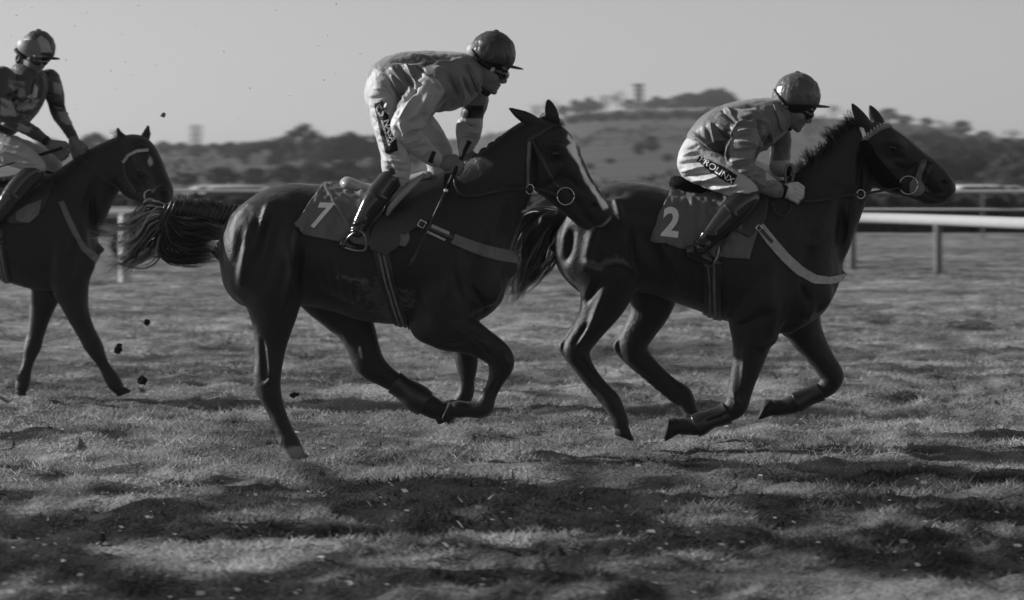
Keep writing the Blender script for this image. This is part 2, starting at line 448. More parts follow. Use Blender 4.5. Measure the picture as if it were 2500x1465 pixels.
# ------------------------------------------------------------------ ground
def n2(P, scale, seed): return vnoise(np.stack([P[:, 0], P[:, 1], np.full(len(P), .37)], 1), scale, seed)
FEET = [at(725, HOR, 16.27)[:2], at(50, HOR, 21.02)[:2], at(300, HOR, 20.78)[:2], at(1520, HOR, 16.87)[:2]]     # turf pressed flat under the hooves
def ground_h(x, y):
    P = np.stack([x, y], 1)
    near = np.clip((70 - y) / 40, 0, 1) * np.clip((y - 2) / 4, 0, 1)
    h = .03 * n2(P, .8, 21) + .03 * n2(P, 2.4, 22) + .036 * (1 - 2 * np.abs(n2(P, 5., 23))) + .02 * n2(P, 9., 25)
    dv = n2(P * np.array([1, 1]), 1.7, 24); h -= .09 * np.clip(dv - .34, 0, 1)
    for fx, fy in FEET: h = h * (1 - np.exp(-((x - fx) ** 2 + (y - fy) ** 2) / .09))
    return h * near
def mud_shade(P):
    """0..1: hoof-poached mud and painted-in shadow bands, in patches drawn out along the course"""
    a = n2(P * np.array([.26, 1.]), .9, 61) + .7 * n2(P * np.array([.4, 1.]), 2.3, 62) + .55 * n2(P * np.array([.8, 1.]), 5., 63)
    return np.clip((a + .42 * np.clip((14.8 - P[:, 1]) / 2.5, -1, .8) + .05) * 2.6, 0, 1) * np.clip((34 - P[:, 1]) / 14, .3, 1)  # stronger close up: foreground shadow bands are put into the turf colour
def turf_tone(P): return np.clip(1 + .35 * n2(P, .45, 34) + .55 * n2(P, 2.2, 35) + .4 * n2(P, 5.5, 36), .15, 2.) * (1 - .88 * mud_shade(P))
ys = np.concatenate([[-60, -25, -8, 0], 5.5 * np.exp(np.arange(0, 640) * .0100)]); us = np.linspace(-1, 1, 261)
Yg, Ug = np.meshgrid(ys, us, indexing='ij'); Xg = Ug * (4.5 + .34 * np.abs(Yg)) * np.where(np.abs(Ug) > .9, 1 + (np.abs(Ug) - .9) * 20, 1)
gx, gy = Xg.ravel(), Yg.ravel(); gz = ground_h(gx, gy)
nr, nc = Yg.shape; i, j = np.meshgrid(np.arange(nr - 1), np.arange(nc - 1), indexing='ij')
GF = np.stack([i * nc + j, i * nc + j + 1, (i + 1) * nc + j + 1, (i + 1) * nc + j], -1).reshape(-1, 4)
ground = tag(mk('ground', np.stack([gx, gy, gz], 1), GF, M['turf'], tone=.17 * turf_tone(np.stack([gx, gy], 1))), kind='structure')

def blades(name, N, y0, y1, hgt, wid, seed, xk, tone, label, pale=0.):
    rg = np.random.default_rng(seed)
    y = np.exp(rg.uniform(math.log(y0), math.log(y1), N)); x = rg.uniform(-1, 1, N) * (xk[0] + xk[1] * y)
    P = np.stack([x, y], 1)
    dens = .5 + .5 * n2(P, 1.3, 31) + .35 * n2(P, 4, 32); keep = rg.random(N) < np.clip(.55 + .6 * (dens - .5), .12, 1) * (1 - .35 * mud_shade(P))
    x, y, P = x[keep], y[keep], P[keep]; n = len(x)
    z = ground_h(x, y)
    hh = hgt * np.clip(1 + .3 * n2(P, 1.1, 33) + .8 * n2(P, 3.4, 37), .3, 3) * rg.uniform(.5, 1.4, n); ww = wid * rg.uniform(.7, 1.5, n) * (y / 14) ** .5
    az = rg.uniform(0, 6.28, n); ln = rg.uniform(.4, 1.9, n) * hh; la = rg.uniform(0, 6.28, n)
    t = np.stack([np.cos(az), np.sin(az), np.zeros(n)], 1) * (ww / 2)[:, None]
    l = np.stack([np.cos(la) * ln, np.sin(la) * ln, np.zeros(n)], 1)
    b = np.stack([x, y, z - .008], 1); tp = b + l + np.array([0, 0, 1]) * hh[:, None]
    V = np.stack([b - t, b + t, tp], 1).reshape(-1, 3); T = np.arange(n * 3).reshape(-1, 3)
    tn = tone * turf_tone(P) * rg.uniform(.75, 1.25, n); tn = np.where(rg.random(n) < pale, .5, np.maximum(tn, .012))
    o = mk(name, V, T, M['blade'], smooth=False, tone=np.repeat(tn, 3)); tag(o, label, 'grass', kind='stuff'); return o
blades('grass', 640000, 8.5, 34, .026, .009, 41, (1.2, .25), .30, 'short racecourse turf around and in front of the horses', pale=.004)
blades('rough_grass', 150000, 28, 80, .04, .012, 42, (1.2, .25), .27, 'longer grass further back by the running rail')

rg = np.random.default_rng(91); N_ = 900; yy = np.exp(rg.uniform(math.log(9.5), math.log(22), N_)); xx = rg.uniform(-1, 1, N_) * (1. + .2 * yy); zz = ground_h(xx, yy) + .02
sz = rg.uniform(.004, .013, N_) * np.where(rg.random(N_) < .2, 1.6, 1); an = rg.uniform(0, 3.14, N_); ca, sa = np.cos(an), np.sin(an); Q = []
for u_, v_ in ((-1, -.5), (1, -.4), (.9, .5), (-.8, .6)): Q.append(np.stack([xx + sz * (u_ * ca - v_ * sa), yy + sz * (u_ * sa + v_ * ca), zz + sz * v_ * .8], 1))
tag(mk('clippings', np.stack(Q, 1).reshape(-1, 3), np.arange(N_ * 4).reshape(-1, 4), M['blade'], smooth=False, tone=np.repeat(rg.uniform(.35, .8, N_), 4)), 'pale leaves and clippings scattered over the near turf', 'clippings', kind='stuff')

# ------------------------------------------------------------------ hill and rising fields
def ridge(x):      # skyline of the land at 900 m, x in metres
    px = x / 900 * FPX + 1250
    py = np.interp(px, [-600, 200, 420, 900, 1150, 1290, 1400, 1500, 1750, 1850, 2050, 2250, 2400, 2600, 3300], [365, 357, 356, 352, 340, 312, 283, 275, 272, 285, 292, 305, 335, 345, 380])
    return np.maximum(CAMH + (HOR - py) * 900 / FPX, .5)
def land(x, y):
    t = np.clip((y - 240) / 660, 0, 1); t = t * t * (3 - 2 * t) * .65 + t * .35
    P = np.stack([x, y], 1)
    return ridge(x * 900 / np.maximum(y, 600)) * t * np.clip((1500 - y) / 500, .2, 1) + t * .5 * n2(P, .03, 51) - .05
hx = np.linspace(-330, 330, 151); hy = np.concatenate([np.linspace(235, 900, 100), np.linspace(920, 1500, 12)])
HY, HX = np.meshgrid(hy, hx, indexing='ij'); HZ = land(HX.ravel(), HY.ravel())
i, j = np.meshgrid(np.arange(len(hy) - 1), np.arange(150), indexing='ij')
HF = np.stack([i * 151 + j, i * 151 + j + 1, (i + 1) * 151 + j + 1, (i + 1) * 151 + j], -1).reshape(-1, 4)
tag(mk('hill', np.stack([HX.ravel(), HY.ravel(), HZ], 1), HF, M['far_grass']), kind='structure')
def land_at(x, y): return float(land(np.array([x]), np.array([float(y)]))[0]) if y > 245 else 0.

# ------------------------------------------------------------------ trees
def box(lo, hi):
    x0, y0, z0 = lo; x1, y1, z1 = hi
    V = [(x0, y0, z0), (x1, y0, z0), (x1, y1, z0), (x0, y1, z0), (x0, y0, z1), (x1, y0, z1), (x1, y1, z1), (x0, y1, z1)]
    return np.array(V, float), [(3, 2, 1, 0), (4, 5, 6, 7), (0, 1, 5, 4), (1, 2, 6, 5), (2, 3, 7, 6), (3, 0, 4, 7)]
def part(name, arrays, mt, parent, smooth=False):
    V, F = join_arrays(arrays) if isinstance(arrays, list) else arrays
    me = new_mesh(name, V, F, smooth); me.materials.append(mt); o = bpy.data.objects.new(name, me); COL.objects.link(o); o.parent = parent; return o
def tree_meshes(seed, bare=False, shape=(1, 1)):
    """unit tree 1 m high: tapered trunk with limbs, and a crown of many leaf clumps with gaps"""
    rg = np.random.default_rng(seed); parts = []; tips = []
    def limb(p, d, L, r, lev):
        q = p + d * L; mid = (p + q) / 2 + rg.normal(0, .03, 3) * L
        parts.append(tube_arrays([p, mid, q], [r, r * .8, r * .55], 5, 2)); tips.append((q, L))
        if lev < (4 if bare else 3):
            for _ in range(3 if lev else 5):
                v = d + rg.normal(0, .55, 3); v[2] = abs(v[2]) * .8 + .1; v /= np.linalg.norm(v)
                limb(p + (q - p) * rg.uniform(.55, 1), v, L * rg.uniform(.5, .75), r * .5, lev + 1)
    limb(np.zeros(3), np.array([0, 0, 1.]), .3, .025, 0)
    TV, TF = join_arrays(parts); s_ = .97 / TV[:, 2].max(); TV = TV * s_
    V = []; F = []; tn = []; n = 1100 if bare else 4200
    tp = np.array([t[0] for t in tips]) * s_
    nb = 90; u_ = rg.normal(0, 1, (nb, 3)); u_ /= np.linalg.norm(u_, axis=1)[:, None]; u_ *= rg.uniform(.45, 1., (nb, 1)) ** .5
    cl = u_ * [.36, .36, .40] + [0, 0, .55]; cl[:, :2] += rg.normal(0, .03, (nb, 2)); wz = 1 - .35 * np.clip((cl[:, 2] - .6) / .4, 0, 1); cl[:, :2] *= wz[:, None]
    cs = rg.uniform(.05, .12, nb); ct = rg.uniform(.55, 1.45, nb)
    for k in range(n):
        c = rg.integers(nb); v = rg.normal(0, 1, 3); v /= np.linalg.norm(v); p = cl[c] + v * cs[c] * rg.uniform(.4, 1.05)
        if p[2] < .06: continue
        a = rg.normal(0, 1, 3); a /= np.linalg.norm(a); b = np.cross(a, v); b /= np.linalg.norm(b) + 1e-9; sz = rg.uniform(.012, .03) * (.45 if bare else 1)
        o = len(V); V += [p - a * sz, p + b * sz * .7, p + a * sz, p - b * sz * .7]; F.append((o, o + 1, o + 2, o + 3)); tn += [.048 * ct[c] * rg.uniform(.7, 1.3)] * 4
    tr = new_mesh('trunk', TV, TF); tr.materials.append(M['bark'])
    cr = new_mesh('crown', np.array(V), np.array(F), smooth=False); set_tone(cr, tn); cr.materials.append(M['leaf'])
    return tr, cr
TREES = [tree_meshes(101), tree_meshes(102), tree_meshes(103), tree_meshes(104, bare=True), tree_meshes(105, bare=True)]
ORD = ['first', 'second', 'third', 'fourth', 'fifth', 'sixth', 'seventh', 'eighth', 'ninth', 'tenth', 'eleventh', 'twelfth', 'thirteenth', 'fourteenth', 'fifteenth', 'sixteenth']
TREES.append((TREES[2][0], TREES[2][1].copy()))      # a paler bush
buf_ = np.zeros(len(TREES[5][1].vertices), np.float32); TREES[5][1].attributes['tone'].data.foreach_get('value', buf_); TREES[5][1].attributes['tone'].data.foreach_set('value', buf_ * 2.6)
def tree(px, top, base, D, kind, label, group, wide=1.0, name='tree', cat='tree'):
    b = at(px, HOR, D); zt = CAMH + (HOR - top) * D / FPX; zb = land_at(b[0], D) - .1
    if base is not None: zb = max(zb, CAMH + (HOR - base) * D / FPX - .2) if D > 245 else zb
    h = max(zt - zb, 1.)
    e = empty(name, (b[0], D, zb), label, cat, group); rz = random.uniform(0, 6.28)
    for me, nm in zip(TREES[kind], ('trunk', 'crown')):
        o = bpy.data.objects.new(nm, me); COL.objects.link(o); o.parent = e
    e.scale = (h * wide, h * wide, h); e.rotation_euler = (0, 0, rz); return e
G1 = 'trees along the left skyline'
tree(742, 298, None, 420, 0, 'tallest dark round-topped tree on the skyline left of the standing jockey', G1, 1.25)
for q_, (px, tp, D, k, wd) in enumerate(sorted(((655, 338, 430, 1, 1.5), (480, 350, 560, 0, 1.6), (625, 345, 440, 2, 1.6), (560, 344, 520, 2, 1.5), (520, 346, 560, 1, 1.3), (600, 343, 500, 0, 1.5), (690, 330, 440, 2, 1.3), (400, 342, 600, 1, 1.4), (440, 346, 640, 2, 1.4)))):
    tree(px, tp, None, D, k, ORD[q_] + ' from the left: low dark tree in the skyline row behind the left horses', G1, wd)
for q_, (px, tp, D, k, wd) in enumerate(sorted(((800, 332, 410, 1, 1.4), (825, 328, 400, 0, 1.5), (880, 330, 410, 1, 1.5), (945, 332, 410, 2, 1.5), (852, 318, 400, 2, 1.3), (900, 326, 420, 0, 1.4), (1010, 330, 430, 1, 1.4)))):
    tree(px, tp, None, D, k, ORD[q_] + ' from the left: dark skyline tree just behind the standing jockey', G1, wd)
for q_, (px, tp, D, k, wd) in enumerate(sorted(((1195, 318, 640, 3, 1.3), (1235, 325, 640, 4, 1.3), (1110, 336, 600, 3, 1.3)))):
    tree(px, tp, None, D, k, ORD[q_] + ' from the left: thin bare skyline tree beside the standing jockey\'s arms', G1, wd)
G2 = 'trees on the crest of the hill'
for q_, (px, tp, k, wd) in enumerate(sorted(((1310, 250, 3, 1.1), (1345, 238, 4, 1.2), (1405, 240, 1, 1.0), (1438, 234, 0, 1.), (1475, 226, 3, 1.2), (1512, 216, 4, 1.2), (1600, 232, 1, 1.1), (1640, 236, 3, 1.1)))):
    tree(px, tp, None, 880, k, ORD[q_] + ' from the left: thin tree on the left half of the hill crest', G2, wd)
for q_, (px, tp, k, wd) in enumerate(sorted(((1668, 226, 0, 1.2), (1700, 226, 1, 1.3), (1735, 214, 2, 1.2), (1762, 212, 0, 1.2), (1785, 235, 1, 1.2)))):
    tree(px, tp, None, 870, k, ORD[q_] + ' from the left: dark dense tree in the hill-crest copse', G2, wd)
for q_, (px, tp, D, k, wd) in enumerate(sorted(((2035, 252, 870, 3, 1.1), (2085, 262, 870, 4, 1.2), (2168, 262, 860, 1, 1.2), (2210, 280, 800, 2, 1.5), (2262, 286, 780, 0, 1.3), (2345, 292, 700, 1, 1.2), (2402, 318, 680, 2, 1.4), (2472, 312, 680, 4, 1.3)))):
    tree(px, tp, None, D, k, ORD[q_] + ' from the left: tree on the falling right-hand skyline', G2, wd * 1.6)
for q_, (px, tp, D, k, wd) in enumerate(sorted(((1395, 282, 640, 1, 2.0), (1432, 274, 650, 2, 2.0), (1470, 276, 640, 0, 2.1), (1508, 270, 650, 1, 2.0), (1545, 276, 640, 2, 2.1), (1582, 270, 650, 0, 2.0), (1620, 274, 640, 1, 2.1), (1658, 266, 650, 2, 2.0), (1695, 270, 640, 0, 2.0), (1732, 264, 650, 1, 2.0), (1768, 270, 640, 2, 2.0), (1802, 276, 640, 0, 2.0)))):
    tree(px, tp, None, D, k, ORD[q_] + ' from the left: dark tree of the wooded bank below the hill crest', G2, wd)
for q_, (px, tp, k, wd) in enumerate(sorted(((1375, 255, 2, 1.3), (1420, 248, 0, 1.4), (1455, 246, 1, 1.4), (1535, 240, 2, 1.3), (1585, 244, 0, 1.4), (1622, 238, 2, 1.4), (1648, 232, 1, 1.4), (1685, 224, 2, 1.4), (1718, 222, 0, 1.4), (1748, 216, 1, 1.4), (1775, 222, 2, 1.4)))):
    tree(px, tp, None, 850, k, ORD[q_] + ' from the left: dark tree in the front row of the hill-crest wood', G2, wd)
G3 = 'trees on the lower slopes'
for q_, (px, tp, D, k, wd) in enumerate(sorted(((540, 405, 270, 0, 2.2), (625, 408, 280, 1, 2.2), (700, 400, 290, 2, 2.0), (770, 398, 300, 0, 2.2), (450, 420, 260, 1, 2.4), (840, 392, 300, 1, 2.2), (920, 400, 290, 2, 2.2)))):
    tree(px, tp, 452, D, k, ORD[q_] + ' from the left: low dark bush at the foot of the left slope', G3, wd, 'bush', 'bush')
for q_, (px, tp, D, k, wd) in enumerate(sorted(((1560, 345, 430, 0, 1.1), (1592, 328, 440, 1, 1.1), (1490, 385, 400, 2, 1.8), (1440, 400, 380, 1, 1.8), (1630, 375, 400, 2, 1.6)))):
    tree(px, tp, None, D, k, ORD[q_] + ' from the left: hedgerow tree halfway up the hill between two jockeys', G3, wd)
for q_, (px, tp, D, k, wd) in enumerate(sorted(((2290, 345, 330, 1, 1.3), (2340, 352, 320, 2, 1.3), (2380, 360, 330, 0, 1.3), (2430, 345, 340, 1, 1.4), (2490, 350, 330, 2, 1.4), (2240, 365, 330, 0, 1.4), (2180, 375, 330, 2, 1.5), (2060, 385, 330, 1, 1.5)))):
    tree(px, tp, 445, D, k, ORD[q_] + ' from the left: dark tree in the wood at the right', G3, wd)
for q_, px in enumerate((-650, -420, -180, -40, 120, 230)):
    tree(px, 345 - 12 * (q_ % 3), None, 470 + 20 * (q_ % 4), q_ % 3, ORD[q_] + ' from the left: dark skyline tree beyond the trailing jockey', G1, 1.5)
for q_, px in enumerate((2560, 2680, 2830, 3000, 3150)):
    tree(px, 350 - 10 * (q_ % 3), 445, 330 + 12 * (q_ % 3), q_ % 3, ORD[q_] + ' from the left: dark tree beyond the right edge of the wood', G3, 1.5)
for q_, (px, tp, D, k, wd) in enumerate(sorted(((2190, 318, 480, 1, 1.7), (2235, 322, 470, 2, 1.7), (2280, 318, 480, 0, 1.7), (2322, 330, 460, 1, 1.7), (2366, 332, 470, 2, 1.7), (2410, 338, 460, 0, 1.7), (2455, 336, 470, 1, 1.7), (2500, 338, 460, 2, 1.7), (2130, 330, 490, 0, 1.7), (2075, 338, 490, 2, 1.7)))):
    tree(px, tp, None, D, k, ORD[q_] + ' from the left: dark tree in the back row of the right-hand wood', G3, wd)
for q_, (px, tp, D, k, wd) in enumerate(sorted(((2215, 372, 290, 2, 1.9), (2262, 366, 285, 0, 1.9), (2310, 372, 290, 1, 1.9), (2358, 368, 285, 2, 1.9), (2405, 372, 290, 0, 1.9), (2165, 385, 290, 1, 1.9)))):
    tree(px, tp, 455, D, k, ORD[q_] + ' from the left: low dark tree in the front row of the right-hand wood', G3, wd, 'bush', 'bush')
tree(2472, 370, 452, 215, 5, 'large pale round bush at the right edge above the parked cars', None, 1.35, 'bush', 'bush')

def hedgerow(px0, px1, D0, D1, hgt, label, seed):
    rg = np.random.default_rng(seed); a = at(px0, HOR, D0); b = at(px1, HOR, D1); mid = (a + b) / 2; zb = land_at(mid[0], mid[1])
    e = empty('hedgerow', (mid[0], mid[1], zb), label, 'hedge', 'hedgerows on the hill'); V = []; F = []; T_ = []; L = np.hypot(*(b - a)[:2]); n = int(L * 22)
    for k in range(n):
        t = rg.random(); p = a + (b - a) * t; hh = hgt * (.6 + .5 * abs(math.sin(t * L * .31)) + .5 * abs(math.sin(t * L * .11 + 2)))
        q = np.array([p[0] - mid[0], p[1] - mid[1] + rg.normal(0, .5), land_at(p[0], p[1]) - zb + hh * rg.random() ** .7]); u = rg.normal(0, 1, 3); u *= .28 / np.linalg.norm(u); v = rg.normal(0, 1, 3); v *= .22 / np.linalg.norm(v); o = len(V)
        V += [q - u, q + v, q + u, q - v]; F.append((o, o + 1, o + 2, o + 3)); T_ += [.045 * rg.uniform(.5, 1.5)] * 4
    o_ = part('foliage', (np.array(V), F), M['leaf'], e); set_tone(o_.data, T_)
    for k in range(9):
        p = a + (b - a) * (k + .5) / 9; g_ = np.array([p[0] - mid[0], p[1] - mid[1], land_at(p[0], p[1]) - zb]); tv, tf = tube_arrays([g_ - [0, 0, .3], g_ + [0, 0, hgt * .8]], [.12, .06], 5, 2); part('stem', (tv, tf), M['bark'], e)
    return e
hedgerow(1380, 2020, 640, 660, 2.2, 'upper hedgerow crossing the meadow under the wooded bank', 301)
hedgerow(1300, 1760, 480, 500, 2.4, 'middle hedgerow across the hill meadow', 302)
hedgerow(1960, 2320, 520, 560, 3.0, 'hedgerow on the right shoulder of the hill', 303)
hedgerow(380, 950, 330, 340, 2.2, 'long hedgerow at the foot of the left slope', 304)
hedgerow(1240, 2500, 250, 256, 1.9, 'lowest hedgerow along the foot of the hill', 305)
hedgerow(400, 700, 520, 540, 2.6, 'hedgerow high on the left slope below the skyline trees', 306)

# ------------------------------------------------------------------ buildings far off
def tower(px0, px1, top, D, label, storeys, cap):
    a = at(px0, top, D); b = at(px1, top, D); W = b[0] - a[0]; zb = land_at((a[0] + b[0]) / 2, D) - 1
    H = a[2] - zb; e = empty('tower', ((a[0] + b[0]) / 2, D, zb), label, 'tower')
    part('wall', box((-W / 2, -W / 2, 0), (W / 2, W / 2, H * .93)), M['concrete'], e)
    part('parapet', box((-W * .54, -W * .54, H * .93), (W * .54, W * .54, H)), M['roof'] if cap else M['concrete'], e)
    n = 2
    for s_ in range(storeys):
        for c in range(n):
            x = (c - (n - 1) / 2) * W * .42; z = H * (.25 + .62 * (s_ + .3) / storeys)
            p = part('window', box((x - W * .11, -W * .5 - .06, z), (x + W * .11, -W * .5 + .05, z + H * .3 / storeys)), M['pane'], e)
    return e
tower(466, 492, 305, 1900, 'pale square tower block standing alone on the left skyline', 6, False)
tower(1546, 1571, 205, 890, 'narrow tower among the trees on the hill crest', 4, True)
def house(px0, px1, top, base, D, label, rot=0):
    a = at(px0, top, D); b = at(px1, top, D); W = b[0] - a[0]; zb = min(land_at((a[0] + b[0]) / 2, D), CAMH + (HOR - base) * D / FPX) - .3
    H = a[2] - zb; e = empty('house', ((a[0] + b[0]) / 2, D, zb), label, 'house', 'houses among the trees'); d = W * .4 + 1.5
    part('wall', box((-W / 2, -d, 0), (W / 2, d, H * .66)), M['wall'], e)
    V = np.array([(-W * .54, -d * 1.1, H * .66), (W * .54, -d * 1.1, H * .66), (W * .54, d * 1.1, H * .66), (-W * .54, d * 1.1, H * .66), (-W * .5, 0, H), (W * .5, 0, H)])
    rf = part('roof', (V, [(0, 1, 5, 4), (2, 3, 4, 5), (1, 2, 5), (3, 0, 4), (3, 2, 1, 0)]), M['roof'], e)
    part('chimney', box((W * .25, -.35, H * .9), (W * .25 + .8, .35, H * 1.12)), M['wall'], rf)
    nw = max(2, int(W / 3.5))
    for c in range(nw):
        x = (c - (nw - 1) / 2) * W / nw; part('window', box((x - .5, -d - .05, H * .3), (x + .5, -d + .04, H * .5)), M['pane'], e)
    return e
house(495, 520, 374, 402, 380, 'small pale house with dark roof, leftmost among the trees')
house(500, 562, 395, 425, 330, 'long pale low house below the tower block')
house(612, 652, 374, 412, 350, 'pale gabled house left of the tall round-topped tree')
house(690, 740, 395, 418, 340, 'low pale house under the tall round-topped tree')
house(775, 830, 398, 424, 340, 'low pale house behind the rump of the near horse')
house(860, 905, 392, 420, 350, 'pale house behind the standing jockey\'s thigh')

# ------------------------------------------------------------------ running rails
def rail_fence(name, pts, top, rad, posts, label, cat, mt_rail, mt_post, second=None, pr=.07, slant=0.):
    """pts: (px, D) plan of the rail; posts: px of each post"""
    P = [np.array([(px - 1250) * D / FPX, D, top]) for px, D in pts]
    mid = P[len(P) // 2]; e = empty(name, (mid[0], mid[1], 0), label, cat)
    tube('rail', P, rad, mt_rail, e, 12, 6)
    if second: tube('rail', [p * [1, 1, 0] + [0, 0, second[0]] for p in P], second[1], mt_rail, e, 8, 6)
    xs = np.array([a[0] for a in pts]); ds = np.array([a[1] for a in pts])
    for px in posts:
        D = np.interp(px, xs, ds) + .03; x = (px - 1250) * D / FPX
        tube('post', [[x, D + slant, -.3], [x, D + slant * .6, top * .6], [x, D, top]], pr, mt_post, e, 8, 2)
    return e
rail_fence('running_rail', [(-900, 62), (300, 57.5), (1200, 55.5), (1800, 53), (2100, 51), (2300, 48), (2500, 44.5), (3000, 38)], .93, .095,
           [-700, -300, 30, 640, 740, 860, 1030, 1150, 1355, 1460, 1560, 1665, 1770, 1872, 1976, 2080, 2290, 2520, 2800], 'white plastic running rail on grey posts behind the galloping horses', 'rail', M['white_plastic'], M['post_grey'])
rail_fence('far_rail', [(-900, 84), (600, 82), (1500, 80), (2500, 78), (3200, 77)], 1.30, .045,
           list(range(-200, 3000, 520)), 'thin white far rail with two bars in front of the dark hedge', 'rail', M['white_paint'], M['post_grey'], (.80, .035), pr=.03)
# clipped hedge behind the far rail
rg = np.random.default_rng(5)
hp = empty('hedge', (0, 88, 0), 'long low dark clipped hedge behind the far rail', 'hedge')
hxv = np.linspace(-30, 30, 241); prof = [(-.7, -.2), (-.75, .5), (-.6, 1.0), (0, 1.15), (.6, 1.0), (.75, .4), (.7, -.2)]
HV = np.array([[x, py_ + .08 * rg.normal(), pz + .05 * rg.normal()] for x in hxv for py_, pz in prof]); npf = len(prof)
HFc = [(a * npf + b, (a + 1) * npf + b, (a + 1) * npf + b + 1, a * npf + b + 1) for a in range(240) for b in range(npf - 1)]
part('hedge_core', (HV, HFc), M['hedge'], hp)
LV, LF, LT = [], [], []
for k in range(14000):
    x = rg.uniform(-30, 30); th = rg.uniform(0, 3.14); p = np.array([x, -.78 * math.cos(th), .3 + .95 * math.sin(th) * rg.uniform(.7, 1.1)]) + rg.normal(0, .05, 3)
    a = rg.normal(0, 1, 3); a *= .07 / np.linalg.norm(a); b = rg.normal(0, 1, 3); b *= .05 / np.linalg.norm(b); o = len(LV)
    LV += [p - a, p + b, p + a, p - b]; LF.append((o, o + 1, o + 2, o + 3)); LT += [rg.uniform(.015, .06)] * 4
lo_ = part('foliage', (np.array(LV), LF), M['leaf'], hp); set_tone(lo_.data, LT)

# white marker post near the left horse
mp = at(305, 690, 44.6); e = empty('marker_post', (mp[0], mp[1], 0), 'white upright marker post on the grass beyond the trailing horse', 'post')
tube('post', [[mp[0], mp[1], -.2], [mp[0], mp[1], .5], [mp[0], mp[1], 1.05]], .09, M['white_paint'], e, 12, 3)
V, F = tube_arrays([[mp[0], mp[1], 1.05], [mp[0], mp[1], 1.09]], [.1, .07], 12, 2); mk('cap', V, F, M['white_plastic'], e)

# ------------------------------------------------------------------ vehicles
def lathe_wheel(c, r, wd, parent):
    P = [(r * .95, -wd / 2), (r, -wd * .3), (r, wd * .3), (r * .95, wd / 2), (r * .6, wd / 2), (r * .55, wd * .3), (0.01, wd * .3)]
    P = [(0.01, -wd * .3), (r * .55, -wd * .3), (r * .6, -wd / 2)] + P; n = 20; V = []; F = []
    for k in range(n):
        a = 2 * math.pi * k / n
        for q, y in P: V.append((c[0] + q * math.cos(a), c[1] + y, c[2] + q * math.sin(a)))
    m_ = len(P)
    for k in range(n):
        for j_ in range(m_ - 1): F.append((k * m_ + j_, ((k + 1) % n) * m_ + j_, ((k + 1) % n) * m_ + j_ + 1, k * m_ + j_ + 1))
    w_ = part('wheel', (np.array(V), F), M['tyre'], parent, True)
    hub = [(c[0] + r * .5 * math.cos(a), c[1] - wd * .36, c[2] + r * .5 * math.sin(a)) for a in np.arange(12) * math.pi / 6]
    part('rim', (np.array(hub), [tuple(range(12))]), M['white_plastic'], w_); return w_
def car(px, D, length, height, mt, label, van=False, flip=1, rot=0., name='parked_car', cat='car'):
    x = (px - 1250) * D / FPX; e = empty(name, (x, D, 0), label, cat, 'cars parked beyond the far rail'); L = length; H = height; Wd = .85
    if van: pr = [(-.5, .28), (-.5, .9), (-.48, .97), (.24, 1.), (.30, .95), (.40, .62), (.485, .55), (.5, .28)]; gl = [(.26, .90), (.385, .62), (.14, .62), (.14, .90)]
    else: pr = [(-.5, .3), (-.495, .6), (-.42, .64), (-.28, .96), (-.2, 1.), (.1, .985), (.16, .95), (.27, .66), (.45, .58), (.5, .45), (.5, .3)]; gl = [(.09, .94), (.22, .67), (-.38, .67), (-.25, .92)]
    pr = [(a * L * flip, b * H) for a, b in pr]; n = len(pr); V = []; F = []
    for s_ in (-1, 1):
        for a, b in pr:
            yy = s_ * Wd * (1 if b < H * .66 else 1 - .28 * (b / H - .66)); V.append((a, yy, b))
    for k in range(n): F.append((k, (k + 1) % n, n + (k + 1) % n, n + k))
    F += [tuple(range(n)), tuple(range(2 * n - 1, n - 1, -1))]
    bm = bmesh.new(); bv = [bm.verts.new(v) for v in V]
    for f in F: bm.faces.new([bv[q] for q in f])
    bmesh.ops.recalc_face_normals(bm, faces=bm.faces); bmesh.ops.bevel(bm, geom=bm.edges[:], offset=.05, segments=2, affect='EDGES')
    me = bpy.data.meshes.new('body'); bm.to_mesh(me); bm.free(); me.materials.append(mt); me.polygons.foreach_set('use_smooth', np.ones(len(me.polygons), dtype=bool))
    o = bpy.data.objects.new('body', me); COL.objects.link(o); o.parent = e
    G = np.array([(a * L * flip, -Wd * (1 - .28 * (b - .66)) - .012, b * H) for a, b in gl]); part('side_window', (G, [tuple(range(len(G)))]), M['pane'], e)
    G2_ = G.copy(); G2_[:, 1] *= -1; part('side_window', (G2_, [tuple(range(len(G)))]), M['pane'], e)
    for a in (-.32, .32):
        for s_ in (-1, 1): lathe_wheel((a * L, s_ * (Wd - .06), .32), .32, .2, e)
    e.rotation_euler = (0, 0, rot); return e
car(2372, 104, 4.2, 1.46, M['car_white'], 'white hatchback parked beyond the far rail, by the leading horse\'s nose', flip=-1)
car(2447, 105, 4.3, 1.44, M['car_white'], 'white saloon parked beyond the far rail near the right edge')
car(2150, 106, 4.2, 1.45, M['car_dark'], 'dark car parked beyond the far rail behind the leading horse\'s neck')
car(600, 104, 4.5, 1.44, M['car_white'], 'white car parked beyond the far rail above the plaited tail')
car(520, 108, 4.3, 1.44, M['car_white'], 'pale car parked beyond the far rail beside the trailing horse\'s nose', flip=-1)
car(1372, 112, 4.4, 1.86, M['car_white'], 'white van parked behind the blazed horse\'s head, beside the number two horse\'s rump', van=True, name='parked_van', cat='van')
